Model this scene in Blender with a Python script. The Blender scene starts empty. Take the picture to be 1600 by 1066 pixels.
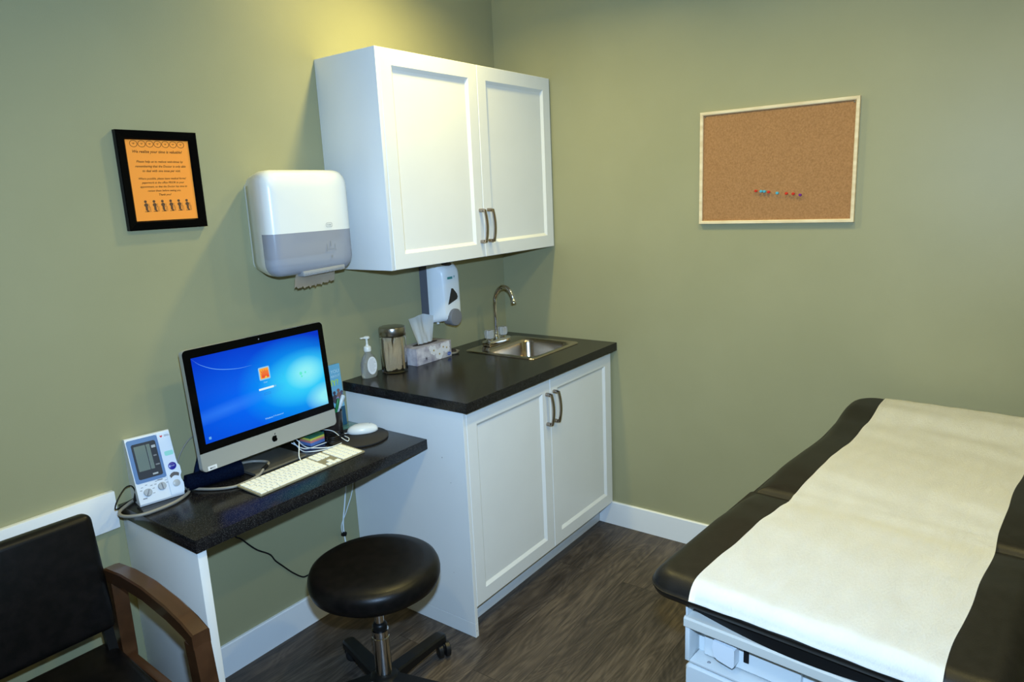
import bpy, bmesh, math, random
from mathutils import Vector, Matrix
R = math.radians
C = bpy.context.scene.collection
random.seed(7)

# ------------------------------------------------------------------ camera, world, lights, exposure
scn = bpy.context.scene
cam_d = bpy.data.cameras.new('camera'); cam = bpy.data.objects.new('camera', cam_d); C.objects.link(cam)
CP = Vector((-2.8119, -2.1379, 1.6041)); YAW, PIT, ROL, FPX = 0.9279, -0.2066, -0.0455, 1086.33
_f = Vector((math.sin(YAW)*math.cos(PIT), math.cos(YAW)*math.cos(PIT), math.sin(PIT)))
_r = Vector((math.cos(YAW), -math.sin(YAW), 0)); _u = _r.cross(_f)
_r2 = _r*math.cos(ROL)+_u*math.sin(ROL); _u2 = -_r*math.sin(ROL)+_u*math.cos(ROL)
cam.matrix_world = Matrix(((_r2.x, _u2.x, -_f.x, CP.x), (_r2.y, _u2.y, -_f.y, CP.y), (_r2.z, _u2.z, -_f.z, CP.z), (0, 0, 0, 1)))
cam_d.sensor_width = 36; cam_d.lens = FPX/1600*36; cam_d.clip_start = 0.02
scn.camera = cam
scn.view_settings.view_transform = 'Standard'; scn.view_settings.look = 'None'
scn.view_settings.gamma = 1; scn.view_settings.exposure = -0.07; scn.view_settings.use_curve_mapping = False
w = bpy.data.worlds.new('world'); scn.world = w; w.use_nodes = True
w.node_tree.nodes['Background'].inputs[0].default_value = (0.7, 0.8, 1, 1)
w.node_tree.nodes['Background'].inputs[1].default_value = 0.02

WARM = (1.0, 0.84, 0.30)
def pot_or_fill_light(x, y, power, size=0.11, spread=150):
    d = bpy.data.lights.new('ceiling_or_fill_lamp', 'AREA'); d.shape = 'DISK'; d.size = size
    d.energy = power; d.color = WARM; d.spread = R(spread)
    o = bpy.data.objects.new('ceiling_or_fill_lamp', d); C.objects.link(o); o.location = (x, y, 2.61)
    return o
pot_or_fill_light(-0.88, -0.50, 13.5, spread=150)
pot_or_fill_light(-0.78, -1.50, 6)
pot_or_fill_light(-1.75, -1.55, 7)
pot_or_fill_light(-2.75, -1.45, 6)
pot_or_fill_light(-1.00, -2.40, 10)  # added fill light, no known fixture; brightens the exam table and its paper
# the photographer's flash, just above the lens
fd = bpy.data.lights.new('camera_flash', 'AREA'); fd.shape = 'RECTANGLE'; fd.size = 0.05; fd.size_y = 0.03
fd.energy = 47; fd.color = (0.42, 0.66, 1.0); fd.spread = R(145)
fo = bpy.data.objects.new('camera_flash', fd); C.objects.link(fo)
fo.matrix_world = cam.matrix_world.copy(); fo.location = CP + _u2*0.115 + _f*0.05

# ------------------------------------------------------------------ materials
MATS = {}
def mat(name, col, rough=0.5, metal=0.0, spec=0.5, coat=0.0, trans=0.0, alpha=1.0, emit=None, es=1.0, ior=1.45):
    if name in MATS: return MATS[name]
    m = bpy.data.materials.new(name); m.use_nodes = True; b = m.node_tree.nodes['Principled BSDF']
    b.inputs['Base Color'].default_value = (*col, 1); b.inputs['Roughness'].default_value = rough
    b.inputs['Metallic'].default_value = metal; b.inputs['Specular IOR Level'].default_value = spec
    b.inputs['Coat Weight'].default_value = coat; b.inputs['Transmission Weight'].default_value = trans
    b.inputs['Alpha'].default_value = alpha; b.inputs['IOR'].default_value = ior
    if emit: b.inputs['Emission Color'].default_value = (*emit, 1); b.inputs['Emission Strength'].default_value = es
    MATS[name] = m; return m
def nt(m): return m.node_tree.nodes, m.node_tree.links, m.node_tree.nodes['Principled BSDF']
def noise_col(m, c1, c2, scale=20, detail=4, stretch=(1, 1, 1), lo=0.35, hi=0.65, bump=0.0, bscale=None, rot=(0, 0, 0)):
    n, l, b = nt(m)
    tc = n.new('ShaderNodeTexCoord'); mp = n.new('ShaderNodeMapping'); mp.inputs['Scale'].default_value = stretch
    mp.inputs['Rotation'].default_value = rot
    no = n.new('ShaderNodeTexNoise'); no.inputs['Scale'].default_value = scale; no.inputs['Detail'].default_value = detail
    cr = n.new('ShaderNodeValToRGB'); cr.color_ramp.elements[0].position = lo; cr.color_ramp.elements[1].position = hi
    cr.color_ramp.elements[0].color = (*c1, 1); cr.color_ramp.elements[1].color = (*c2, 1)
    l.new(tc.outputs['Object'], mp.inputs['Vector']); l.new(mp.outputs[0], no.inputs['Vector'])
    l.new(no.outputs['Fac'], cr.inputs[0]); l.new(cr.outputs[0], b.inputs['Base Color'])
    if bump:
        bp = n.new('ShaderNodeBump'); bp.inputs['Strength'].default_value = bump; bp.inputs['Distance'].default_value = 0.002
        n2 = n.new('ShaderNodeTexNoise'); n2.inputs['Scale'].default_value = bscale or scale*3; n2.inputs['Detail'].default_value = 3
        l.new(mp.outputs[0], n2.inputs['Vector']); l.new(n2.outputs['Fac'], bp.inputs['Height']); l.new(bp.outputs[0], b.inputs['Normal'])
    return m

wall_m = noise_col(mat('sage_paint', (.33, .36, .27), 0.42, spec=0.35), (.308, .298, .168), (.324, .312, .178), 3, 3, bump=0.10, bscale=260)
white_m = noise_col(mat('white_laminate', (.77, .78, .76), 0.38, spec=0.4), (.765, .775, .755), (.785, .795, .775), 5, 2)
trim_m = mat('white_trim_paint', (.80, .82, .82), 0.35)
ceil_m = mat('ceiling_paint', (.72, .72, .68), 0.9)
nickel_m = mat('brushed_nickel', (.36, .31, .27), 0.2, 1.0)
chrome_m = mat('chrome', (.72, .70, .68), 0.08, 1.0)
steel_m = mat('stainless_steel', (.50, .43, .35), 0.2, 1.0)
black_vinyl = noise_col(mat('black_vinyl', (.004, .004, .004), 0.36, spec=0.24), (.003, .003, .003), (.006, .005, .005), 40, 2, bump=0.12, bscale=420)
brown_vinyl = noise_col(mat('dark_upholstery', (.007, .006, .005), 0.4, spec=0.30), (.006, .005, .004), (.009, .0075, .006), 40, 2, bump=0.12, bscale=420)
black_pl = mat('black_plastic', (.006, .006, .006), 0.4, spec=.3)
gloss_black = mat('gloss_black', (.002, .002, .002), 0.10, spec=.09)
white_pl = mat('white_plastic', (.75, .76, .72), 0.28)
alu_m = mat('brushed_aluminium', (.40, .41, .38), 0.42, 0.35)
glass_m = mat('clear_glass', (1, 1, 1), 0.02, trans=1.0, ior=1.45)
grey_pl = mat('grey_plastic', (.20, .20, .21), 0.4)
lightgrey_pl = mat('light_grey_plastic', (.42, .44, .45), 0.35)
cable_w = mat('white_cable', (.72, .78, .80), 0.4)
tube_g = mat('grey_tube', (.24, .23, .20), 0.4)

# countertop laminate : black with tiny flecks
counter_m = mat('black_speckled_laminate', (.012, .012, .012), 0.2, spec=0.30)
def _cm():
    n, l, b = nt(counter_m)
    tc = n.new('ShaderNodeTexCoord'); v = n.new('ShaderNodeTexVoronoi'); v.inputs['Scale'].default_value = 330
    cr = n.new('ShaderNodeValToRGB'); e = cr.color_ramp.elements
    e[0].position = 0.13; e[0].color = (.10, .095, .085, 1); e[1].position = 0.28; e[1].color = (.008, .0075, .008, 1)
    no = n.new('ShaderNodeTexNoise'); no.inputs['Scale'].default_value = 90
    mx = n.new('ShaderNodeMixRGB'); mx.blend_type = 'ADD'; mx.inputs[0].default_value = 1
    c2 = n.new('ShaderNodeValToRGB'); c2.color_ramp.elements[0].position = .5; c2.color_ramp.elements[1].position = .8
    c2.color_ramp.elements[0].color = (0, 0, 0, 1); c2.color_ramp.elements[1].color = (.010, .009, .009, 1)
    l.new(tc.outputs['Object'], v.inputs['Vector']); l.new(tc.outputs['Object'], no.inputs['Vector'])
    l.new(v.outputs['Distance'], cr.inputs[0]); l.new(no.outputs['Fac'], c2.inputs[0])
    l.new(cr.outputs[0], mx.inputs[1]); l.new(c2.outputs[0], mx.inputs[2]); l.new(mx.outputs[0], b.inputs['Base Color'])
    bp = n.new('ShaderNodeBump'); bp.inputs['Strength'].default_value = .12; bp.inputs['Distance'].default_value = .001
    n3 = n.new('ShaderNodeTexNoise'); n3.inputs['Scale'].default_value = 260
    l.new(tc.outputs['Object'], n3.inputs['Vector']); l.new(n3.outputs['Fac'], bp.inputs['Height']); l.new(bp.outputs[0], b.inputs['Normal'])
_cm()

# floor : dark vinyl planks running along x
floor_m = mat('dark_wood_planks', (.06, .045, .035), 0.42, spec=0.4)
def _fm():
    n, l, b = nt(floor_m)
    tc = n.new('ShaderNodeTexCoord')
    br = n.new('ShaderNodeTexBrick'); br.inputs['Scale'].default_value = 1.0
    br.inputs['Brick Width'].default_value = 1.22; br.inputs['Row Height'].default_value = 0.178
    br.inputs['Mortar Size'].default_value = 0.0012; br.inputs['Mortar Smooth'].default_value = 0.2; br.offset = 0.37
    br.inputs['Color1'].default_value = (.82, .82, .82, 1); br.inputs['Color2'].default_value = (1.18, 1.18, 1.18, 1)
    br.inputs['Mortar'].default_value = (.35, .35, .35, 1)
    l.new(tc.outputs['Object'], br.inputs['Vector'])
    # shift grain by plank tone so that it breaks at the joints
    sep = n.new('ShaderNodeVectorMath'); sep.operation = 'MULTIPLY_ADD'; sep.inputs[1].default_value = (3.1, 5.7, 0)
    l.new(br.outputs['Color'], sep.inputs[0]); l.new(tc.outputs['Object'], sep.inputs[2])
    mp = n.new('ShaderNodeMapping'); mp.inputs['Scale'].default_value = (1.1, 9, 1); l.new(sep.outputs[0], mp.inputs['Vector'])
    wv = n.new('ShaderNodeTexNoise'); wv.inputs['Scale'].default_value = 2.2; wv.inputs['Detail'].default_value = 8
    wv.inputs['Roughness'].default_value = .62; wv.inputs['Distortion'].default_value = 1.6
    l.new(mp.outputs[0], wv.inputs['Vector'])
    mp2 = n.new('ShaderNodeMapping'); mp2.inputs['Scale'].default_value = (3, 90, 1); l.new(sep.outputs[0], mp2.inputs['Vector'])
    fi = n.new('ShaderNodeTexNoise'); fi.inputs['Scale'].default_value = 2.5; fi.inputs['Detail'].default_value = 4
    l.new(mp2.outputs[0], fi.inputs['Vector'])
    # growth rings : bands of a stretched low frequency noise
    mp3 = n.new('ShaderNodeMapping'); mp3.inputs['Scale'].default_value = (1.5, 6.5, 1); l.new(sep.outputs[0], mp3.inputs['Vector'])
    lo = n.new('ShaderNodeTexNoise'); lo.inputs['Scale'].default_value = 1.1; lo.inputs['Detail'].default_value = 1.5; lo.inputs['Distortion'].default_value = .5
    l.new(mp3.outputs[0], lo.inputs['Vector'])
    k1 = n.new('ShaderNodeMath'); k1.operation = 'MULTIPLY'; k1.inputs[1].default_value = 120; l.new(lo.outputs['Fac'], k1.inputs[0])
    k2 = n.new('ShaderNodeMath'); k2.operation = 'SINE'; l.new(k1.outputs[0], k2.inputs[0])
    k3 = n.new('ShaderNodeMath'); k3.operation = 'MULTIPLY_ADD'; k3.inputs[1].default_value = .055; l.new(k2.outputs[0], k3.inputs[0]); l.new(wv.outputs['Fac'], k3.inputs[2])
    ad = n.new('ShaderNodeMath'); ad.operation = 'MULTIPLY_ADD'; ad.inputs[1].default_value = .42
    l.new(fi.outputs['Fac'], ad.inputs[0]); l.new(k3.outputs[0], ad.inputs[2])
    cr = n.new('ShaderNodeValToRGB'); e = cr.color_ramp.elements
    e[0].position = .50; e[0].color = (.028, .022, .018, 1); e[1].position = .92; e[1].color = (.104, .083, .064, 1)
    m_ = cr.color_ramp.elements.new(.70); m_.color = (.057, .045, .036, 1)
    l.new(ad.outputs[0], cr.inputs[0])
    mx = n.new('ShaderNodeMixRGB'); mx.blend_type = 'MULTIPLY'; mx.inputs[0].default_value = 1
    l.new(cr.outputs[0], mx.inputs[1]); l.new(br.outputs['Color'], mx.inputs[2]); l.new(mx.outputs[0], b.inputs['Base Color'])
    bp = n.new('ShaderNodeBump'); bp.inputs['Strength'].default_value = .25; bp.inputs['Distance'].default_value = .002
    l.new(ad.outputs[0], bp.inputs['Height']); l.new(bp.outputs[0], b.inputs['Normal'])
_fm()

# ------------------------------------------------------------------ helpers
def link_mesh(name, bm, m, parent=None, smooth=None, loc=None):
    me = bpy.data.meshes.new(name); bmesh.ops.recalc_face_normals(bm, faces=bm.faces[:]); bm.to_mesh(me); bm.free()
    if m: me.materials.append(m)
    if smooth is not None:
        for p in me.polygons: p.use_smooth = True
        me.set_sharp_from_angle(angle=R(smooth))
    o = bpy.data.objects.new(name, me); C.objects.link(o)
    if parent: o.parent = parent
    if loc: o.location = loc
    return o
def tag(o, label, cat, group=None, kind=None):
    o['label'] = label; o['category'] = cat
    if group: o['group'] = group
    if kind: o['kind'] = kind
    return o
def thing(name, label, cat, loc=(0, 0, 0), rz=0, group=None):
    o = bpy.data.objects.new(name, None); C.objects.link(o); o.location = loc; o.rotation_euler = (0, 0, rz)
    o.empty_display_size = .05
    return tag(o, label, cat, group)
def struct(o): o['kind'] = 'structure'; return o
def add_box(bm, x0, x1, y0, y1, z0, z1, bev=0.0, seg=2, M=None):
    b = bmesh.new(); bmesh.ops.create_cube(b, size=1)
    for v in b.verts: v.co = Vector(((x0+x1)/2+v.co.x*(x1-x0), (y0+y1)/2+v.co.y*(y1-y0), (z0+z1)/2+v.co.z*(z1-z0)))
    if bev: bmesh.ops.bevel(b, geom=b.edges[:], offset=bev, segments=seg, profile=.5, affect='EDGES')
    merge(bm, b, M); return bm
def merge(bm, b, M=None):
    mp = {}
    for v in b.verts: mp[v] = bm.verts.new((M @ v.co) if M else v.co)
    for f in b.faces:
        try: bm.faces.new([mp[v] for v in f.verts])
        except ValueError: pass
    b.free()
def box(name, x0, x1, y0, y1, z0, z1, m, parent=None, bev=0.0015, seg=2, M=None):
    bm = bmesh.new(); add_box(bm, x0, x1, y0, y1, z0, z1, bev, seg, M)
    return link_mesh(name, bm, m, parent, smooth=40)
def loft(bm, rings, cap0=True, cap1=True):
    vs = [[bm.verts.new(p) for p in r] for r in rings]
    n = len(rings[0])
    for a, b in zip(vs[:-1], vs[1:]):
        for i in range(n):
            j = (i+1) % n
            try: bm.faces.new((a[i], a[j], b[j], b[i]))
            except ValueError: pass
    if cap0: bm.faces.new(vs[0][::-1])
    if cap1: bm.faces.new(vs[-1])
    return vs
def lathe(bm, prof, n=32, c=(0, 0, 0), M=None, cap0=True, cap1=True):
    rings = []
    for r, z in prof:
        ring = []
        for i in range(n):
            a = 2*math.pi*i/n; p = Vector((c[0]+r*math.cos(a), c[1]+r*math.sin(a), c[2]+z))
            ring.append(M @ p if M else p)
        rings.append(ring)
    return loft(bm, rings, cap0, cap1)
def cr_spline(pts, k=8):
    pts = [Vector(p) for p in pts]; P = [pts[0]*2-pts[1]]+pts+[pts[-1]*2-pts[-2]]; out = []
    for i in range(1, len(P)-2):
        for j in range(k):
            t = j/k; a, b, c, d = P[i-1], P[i], P[i+1], P[i+2]
            out.append(.5*((2*b)+(c-a)*t+(2*a-5*b+4*c-d)*t*t+(3*b-a-3*c+d)*t**3))
    out.append(pts[-1]); return out
def tube(bm, pts, r, n=8, spline=True, k=8, radii=None):
    P = cr_spline(pts, k) if spline else [Vector(p) for p in pts]
    up = Vector((0, 0, 1)); rings = []; prev = None
    for i, p in enumerate(P):
        t = (P[min(i+1, len(P)-1)]-P[max(i-1, 0)]).normalized()
        if prev is None:
            a = t.cross(up) if abs(t.dot(up)) < .95 else t.cross(Vector((1, 0, 0)))
            a.normalize()
        else: a = (prev-t*prev.dot(t)).normalized()
        prev = a; b = t.cross(a); rr = radii[min(i*len(radii)//len(P), len(radii)-1)] if radii else r
        rings.append([p+(a*math.cos(2*math.pi*q/n)+b*math.sin(2*math.pi*q/n))*rr for q in range(n)])
    loft(bm, rings)
def tube_obj(name, pts, r, m, parent=None, n=8, k=8):
    bm = bmesh.new(); tube(bm, pts, r, n, k=k); return link_mesh(name, bm, m, parent, smooth=60)
def rrect(hw, hh, r, n=6, cx=0, cz=0):
    r = min(r, hw, hh); out = []
    for qx, qz, a0 in ((1, 1, 0), (-1, 1, 90), (-1, -1, 180), (1, -1, 270)):
        for i in range(n+1):
            a = R(a0+90*i/n); out.append((cx+qx*(hw-r)+r*math.cos(a), cz+qz*(hh-r)+r*math.sin(a)))
    return out
def prism(bm, poly, d0, d1, axis='y', M=None):
    def P(a, b, d): 
        v = Vector((a, d, b)) if axis == 'y' else (Vector((d, a, b)) if axis == 'x' else Vector((a, b, d)))
        return M @ v if M else v
    loft(bm, [[P(a, b, d0) for a, b in poly], [P(a, b, d1) for a, b in poly]])
def prism_obj(name, poly, d0, d1, axis, m, parent=None, bev=0, M=None, smooth=40):
    bm = bmesh.new(); prism(bm, poly, d0, d1, axis, M)
    if bev: bmesh.ops.bevel(bm, geom=[e for e in bm.edges if e.calc_face_angle(0) > R(30)], offset=bev, segments=2, profile=.5, affect='EDGES')
    return link_mesh(name, bm, m, parent, smooth=smooth)
def cutkeep(bm, co, no):
    """keep the half the normal points to"""
    bmesh.ops.bisect_plane(bm, geom=bm.verts[:]+bm.edges[:]+bm.faces[:], plane_co=co, plane_no=no, clear_inner=True)
def text_bm(s, size_w, bold=0.0, shear=0.0, thick=0.0003):
    """text as mesh in x-z plane, facing -y, centred, scaled to width size_w"""
    cu = bpy.data.curves.new('txt', 'FONT'); cu.body = s; cu.size = 1; cu.shear = shear; cu.offset = bold
    cu.resolution_u = 2; cu.align_x = 'CENTER'; cu.align_y = 'CENTER'
    ob = bpy.data.objects.new('txt', cu); C.objects.link(ob)
    bpy.context.view_layer.update()
    me = bpy.data.meshes.new_from_object(ob.evaluated_get(bpy.context.evaluated_depsgraph_get()))
    bpy.data.objects.remove(ob); b = bmesh.new(); b.from_mesh(me); bpy.data.meshes.remove(me)
    xs = [v.co.x for v in b.verts]; ys = [v.co.y for v in b.verts]; k = size_w/(max(xs)-min(xs))
    mx, my = (max(xs)+min(xs))/2, (max(ys)+min(ys))/2
    for v in b.verts: v.co = Vector(((v.co.x-mx)*k, 0, (v.co.y-my)*k))
    return b
def add_text(bm, s, wd, cx, y, cz, shear=0, bold=0, M=None):
    b = text_bm(s, wd, bold, shear); T = Matrix.Translation((cx, y, cz)); merge(bm, b, (M @ T) if M else T)
def disc(bm, cx, y, cz, r, n=20, r2=None, M=None):
    o = [Vector((cx+r*math.cos(2*math.pi*i/n), y, cz+(r2 or r)*math.sin(2*math.pi*i/n))) for i in range(n)]
    bm.faces.new([bm.verts.new(M @ p if M else p) for p in o])
def ringflat(bm, cx, y, cz, r0, r1, n=24, M=None, sx=1):
    a = []; b = []
    for i in range(n):
        t = 2*math.pi*i/n; p = Vector((cx+sx*r0*math.cos(t), y, cz+r0*math.sin(t))); q = Vector((cx+sx*r1*math.cos(t), y, cz+r1*math.sin(t)))
        a.append(bm.verts.new(M @ p if M else p)); b.append(bm.verts.new(M @ q if M else q))
    for i in range(n): bm.faces.new((a[i], a[(i+1) % n], b[(i+1) % n], b[i]))
def copy_tree(o, parent=None):
    c = o.copy(); C.objects.link(c); c.parent = parent
    for ch in [k for k in bpy.data.objects if k.parent == o]: copy_tree(ch, c)
    return c

# ------------------------------------------------------------------ the room
HC = 2.62
def slab(name, x0, x1, y0, y1, z0, z1, m): return struct(box(name, x0, x1, y0, y1, z0, z1, m, bev=0))
slab('floor', -4.0, 0.1, -3.4, 0.1, -0.05, 0, floor_m)
slab('ceiling', -4.0, 0.1, -3.4, 0.1, HC, HC+.05, ceil_m)
slab('wall_left', -4.0, 0.1, 0, 0.1, 0, HC, wall_m)
slab('wall_right', 0, 0.1, -3.4, 0, 0, HC, wall_m)
slab('wall_back', -4.1, 0.1, -3.5, -3.4, 0, HC, wall_m)
slab('wall_front', -4.1, -4.0, -3.4, 0.1, 0, HC, wall_m)
def base_prof(t=.012, h=.117): return [(0, 0), (-t, 0), (-t, h-.003), (-t+.003, h), (0, h)]
bm = bmesh.new()
prism(bm, base_prof(), -1.935, -1.078, 'x'); prism(bm, base_prof(), -4.0, -1.963, 'x')
struct(link_mesh('baseboard_left', bm, trim_m))
bm = bmesh.new(); prism(bm, [(a, b) for a, b in base_prof()], -3.4, -.5355, 'y')
struct(link_mesh('baseboard_right', bm, trim_m))
struct(box('trim_1', -4.0, -1.980, -.020, 0, .684, .799, trim_m, bev=.002))

# ------------------------------------------------------------------ cabinets
def shaker_door(name, parent, x0, x1, z0, z1, yf, th=.019, st=.054, bv=.012, dep=.009):
    bm = bmesh.new()
    o = [(x0, z0), (x1, z0), (x1, z1), (x0, z1)]
    i1 = [(x0+st, z0+st), (x1-st, z0+st), (x1-st, z1-st), (x0+st, z1-st)]
    i2 = [(x0+st+bv, z0+st+bv), (x1-st-bv, z0+st+bv), (x1-st-bv, z1-st-bv), (x0+st+bv, z1-st-bv)]
    e = .0015
    ob = [(x0+e, z0+e), (x1-e, z0+e), (x1-e, z1-e), (x0+e, z1-e)]
    rings = [[Vector((a, yf+th, b)) for a, b in o], [Vector((a, yf+e, b)) for a, b in o], [Vector((a, yf, b)) for a, b in ob],
             [Vector((a, yf, b)) for a, b in i1], [Vector((a, yf+dep, b)) for a, b in i2]]
    loft(bm, rings)
    return link_mesh(name, bm, white_m, parent)
def pull_handle(parent, x, z0, z1, yf):
    """bow shaped flat pull"""
    zc = (z0+z1)/2; L = (z1-z0)/2; bm = bmesh.new(); n = 18; rings = []
    def sec(y, z, ty, tz, hw, ht):
        t = Vector((0, ty, tz)).normalized(); nn = Vector((0, t.z, -t.y)); p = Vector((x, y, z))
        return [p+Vector((sx*hw, 0, 0))+nn*s*ht for sx, s in ((-1, -.6), (-.6, -1), (.6, -1), (1, -.6), (1, .6), (.6, 1), (-.6, 1), (-1, .6))]
    rings.append(sec(yf, zc+L-.007, -1, 0, .0085, .007)); rings.append(sec(yf-.018, zc+L-.007, -1, 0, .0075, .007))
    for i in range(n+1):
        u = -1+2*i/n; rings.append(sec(yf-.024-.010*(1-u*u), zc-u*(L-.004), -.02*u*(-2), -1, .0072, .0045))
    rings.append(sec(yf-.018, zc-L+.007, 1, 0, .0075, .007)); rings.append(sec(yf, zc-L+.007, 1, 0, .0085, .007))
    loft(bm, rings); o = link_mesh('handle', bm, nickel_m, parent, smooth=50); o['label'] = 'brushed nickel bow handle'; return o

t = thing('upper_cabinet', 'white two-door shaker wall cabinet hanging above the sink counter', 'cabinet', (0, 0, 0))
bm = bmesh.new(); add_box(bm, -1.058, -.012, -.296, -.0006, 1.359, 2.114, .001)
link_mesh('body', bm, white_m, t)
box('side_panel', -1.074, -1.0582, -.316, -.0006, 1.3585, 2.1149, white_m, t, bev=.001)
d = shaker_door('door', t, -1.0560, -.5350, 1.3585, 2.1149, -.316); pull_handle(d, -.557, 1.415, 1.556, -.316)
d = shaker_door('door', t, -.5325, -.0105, 1.3585, 2.1149, -.316); pull_handle(d, -.504, 1.415, 1.556, -.316)

t = thing('base_cabinet', 'white two-door shaker base cabinet under the sink counter', 'cabinet', (0, 0, 0))
bm = bmesh.new()
for q in ((-1.0600, -1.044, -.590, -.001, .117, .8765), (-.028, -.012, -.590, -.001, .117, .8765), (-1.0435, -.0285, -.590, -.001, .117, .133), (-1.0435, -.0285, -.013, -.001, .1335, .8765), (-1.0435, -.0285, -.590, -.572, .840, .8765)): add_box(bm, *q)
link_mesh('body', bm, white_m, t)
box('toe_kick', -1.0600, -.0125, -.535, -.520, 0, .1165, white_m, t, bev=.0005)
bm = bmesh.new(); add_box(bm, -1.077, -1.0605, -.610, -.001, .0580, .8765, .0008)
add_box(bm, -1.077, -1.0605, -.610, -.001, 0, .0570, .0008)
sp = link_mesh('side_panel', bm, white_m, t)
disc_l = []
bm = bmesh.new(); disc(bm, -1.0705, -.6105, .026, .0018, 8); link_mesh('nail_mark', bm, grey_pl, sp)
for (yy, zz, rr) in ((-.50, .69, .002), (-.535, .60, .0015), (-.52, .24, .0013)):
    bm = bmesh.new(); M = Matrix.Translation((-1.0773, yy, zz)) @ Matrix.Rotation(R(90), 4, 'Z'); disc(bm, 0, 0, 0, rr, 8, M=M); link_mesh('nail_mark', bm, grey_pl, sp)
d = shaker_door('door', t, -1.0585, -.5300, .118, .868, -.610); pull_handle(d, -.556, .672, .812, -.610)
d = shaker_door('door', t, -.5275, -.0125, .118, .868, -.610); pull_handle(d, -.502, .672, .812, -.610)

# countertop with a cut-out for the sink
def counter():
    xs = [-1.0873, -.440, -.095, -.0005]; ys = [-.638, -.465, -.125, -.0005]; bm = bmesh.new(); z1, z0 = .915, .877
    T = {}; B = {}
    for i, x in enumerate(xs):
        for j, y in enumerate(ys): T[i, j] = bm.verts.new((x, y, z1)); B[i, j] = bm.verts.new((x, y, z0))
    for i in range(3):
        for j in range(3):
            if (i, j) == (1, 1): continue
            bm.faces.new((T[i, j], T[i+1, j], T[i+1, j+1], T[i, j+1])); bm.faces.new((B[i, j], B[i, j+1], B[i+1, j+1], B[i+1, j]))
    def side(a, b): bm.faces.new((T[a], B[a], B[b], T[b]))
    for i in range(3): side((i, 0), (i+1, 0)); side((i, 3), (i+1, 3)); side((0, i), (0, i+1)); side((3, i), (3, i+1))
    side((1, 1), (2, 1)); side((1, 2), (2, 2)); side((1, 1), (1, 2)); side((2, 1), (2, 2))
    bmesh.ops.recalc_face_normals(bm, faces=bm.faces[:])
    ee = [e for e in bm.edges if e.calc_face_angle(0) > 1 and (abs(e.verts[0].co.y+.638) < 1e-5 and abs(e.verts[1].co.y+.638) < 1e-5 or abs(e.verts[0].co.x+1.0873) < 1e-5 and abs(e.verts[1].co.x+1.0873) < 1e-5)]
    bmesh.ops.bevel(bm, geom=ee, offset=.0012, segments=2, profile=.5, affect='EDGES')
    return link_mesh('countertop', bm, counter_m)
tag(counter(), 'black speckled countertop holding the sink, on the white base cabinet', 'countertop')

# ------------------------------------------------------------------ sink and faucet
t = thing('sink', 'small square stainless steel drop-in sink in the black countertop', 'sink', (0, 0, .915))
bm = bmesh.new()
def rr3(x0, x1, y0, y1, r, z, n=8): return [Vector((a, b, z)) for a, b in rrect((x1-x0)/2, (y1-y0)/2, r, n, (x0+x1)/2, (y0+y1)/2)]
rings = [rr3(-.462, -.075, -.487, -.098, .030, .0008), rr3(-.460, -.077, -.485, -.100, .029, .004), rr3(-.455, -.082, -.480, -.105, .027, .0048),
         rr3(-.432, -.098, -.463, -.185, .055, .0035), rr3(-.424, -.104, -.456, -.191, .052, -.002), rr3(-.419, -.109, -.451, -.196, .050, -.015),
         rr3(-.413, -.115, -.445, -.202, .050, -.125), rr3(-.405, -.123, -.437, -.210, .046, -.143), rr3(-.385, -.143, -.417, -.230, .035, -.150)]
loft(bm, rings, cap0=False)
rim = link_mesh('basin', bm, steel_m, t, smooth=50)
bm = bmesh.new(); lathe(bm, [(.045, -.1495), (.044, -.147), (.034, -.147), (.030, -.1485), (.001, -.1485)], 24, (-.264, -.322, 0)); link_mesh('drain', bm, chrome_m, t, smooth=40)

t = thing('faucet', 'chrome gooseneck faucet with two clear acrylic knobs behind the sink', 'faucet', (-.274, -.146, .9195))
bm = bmesh.new(); add_box(bm, -.083, .083, -.027, .024, 0, .026, .007, 3); link_mesh('base', bm, chrome_m, t, smooth=50)
pts = [(0, 0, .02), (0, 0, .10), (0, 0, .20), (0, -.006, .228), (0, -.020, .253), (0, -.042, .270), (0, -.066, .271), (0, -.088, .258), (0, -.102, .236), (0, -.108, .212)]
bm = bmesh.new(); tube(bm, pts, .0095, 16, k=5)
lathe(bm, [(.018, .024), (.018, .036), (.013, .042), (.011, .060)], 20)
link_mesh('spout', bm, chrome_m, t, smooth=50)
M = Matrix.Translation((0, -.1085, .210)) @ Matrix.Rotation(R(-15), 4, 'X')
bm = bmesh.new(); lathe(bm, [(.0112, -.010), (.0115, .006), (.010, .009)], 18, M=M); link_mesh('aerator', bm, chrome_m, t, smooth=50)
for sx in (-1, 1):
    bm = bmesh.new(); n = 32; rings = []
    for r, z in ((.013, .034), (.019, .037), (.021, .045), (.021, .068), (.018, .074), (.006, .075)):
        rings.append([Vector((sx*.052+r*(1+.09*math.cos(8*2*math.pi*i/n))*math.cos(2*math.pi*i/n), r*(1+.09*math.cos(8*2*math.pi*i/n))*math.sin(2*math.pi*i/n), z)) for i in range(n)])
    loft(bm, rings); k = link_mesh('knob', bm, mat('clear_acrylic', (.92, .94, .95), .12, trans=.72, spec=.7), t, smooth=40); k['label'] = 'clear fluted acrylic knob'
    bm = bmesh.new(); lathe(bm, [(.017, .024), (.016, .032), (.009, .035), (.006, .0735)], 18, (sx*.052, 0, 0)); link_mesh('valve_stem', bm, chrome_m, k, smooth=40)

# ------------------------------------------------------------------ desk
t = thing('desk', 'black speckled wall desk on a white side panel, beside the base cabinet', 'desk', (0, 0, 0))
box('desktop', -1.9694, -1.0775, -.4312, -.0005, .7095, .7475, counter_m, t, bev=.0012)
box('side_panel', -1.962, -1.936, -.418, -.0005, 0, .7093, white_m, t, bev=.001)

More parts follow.
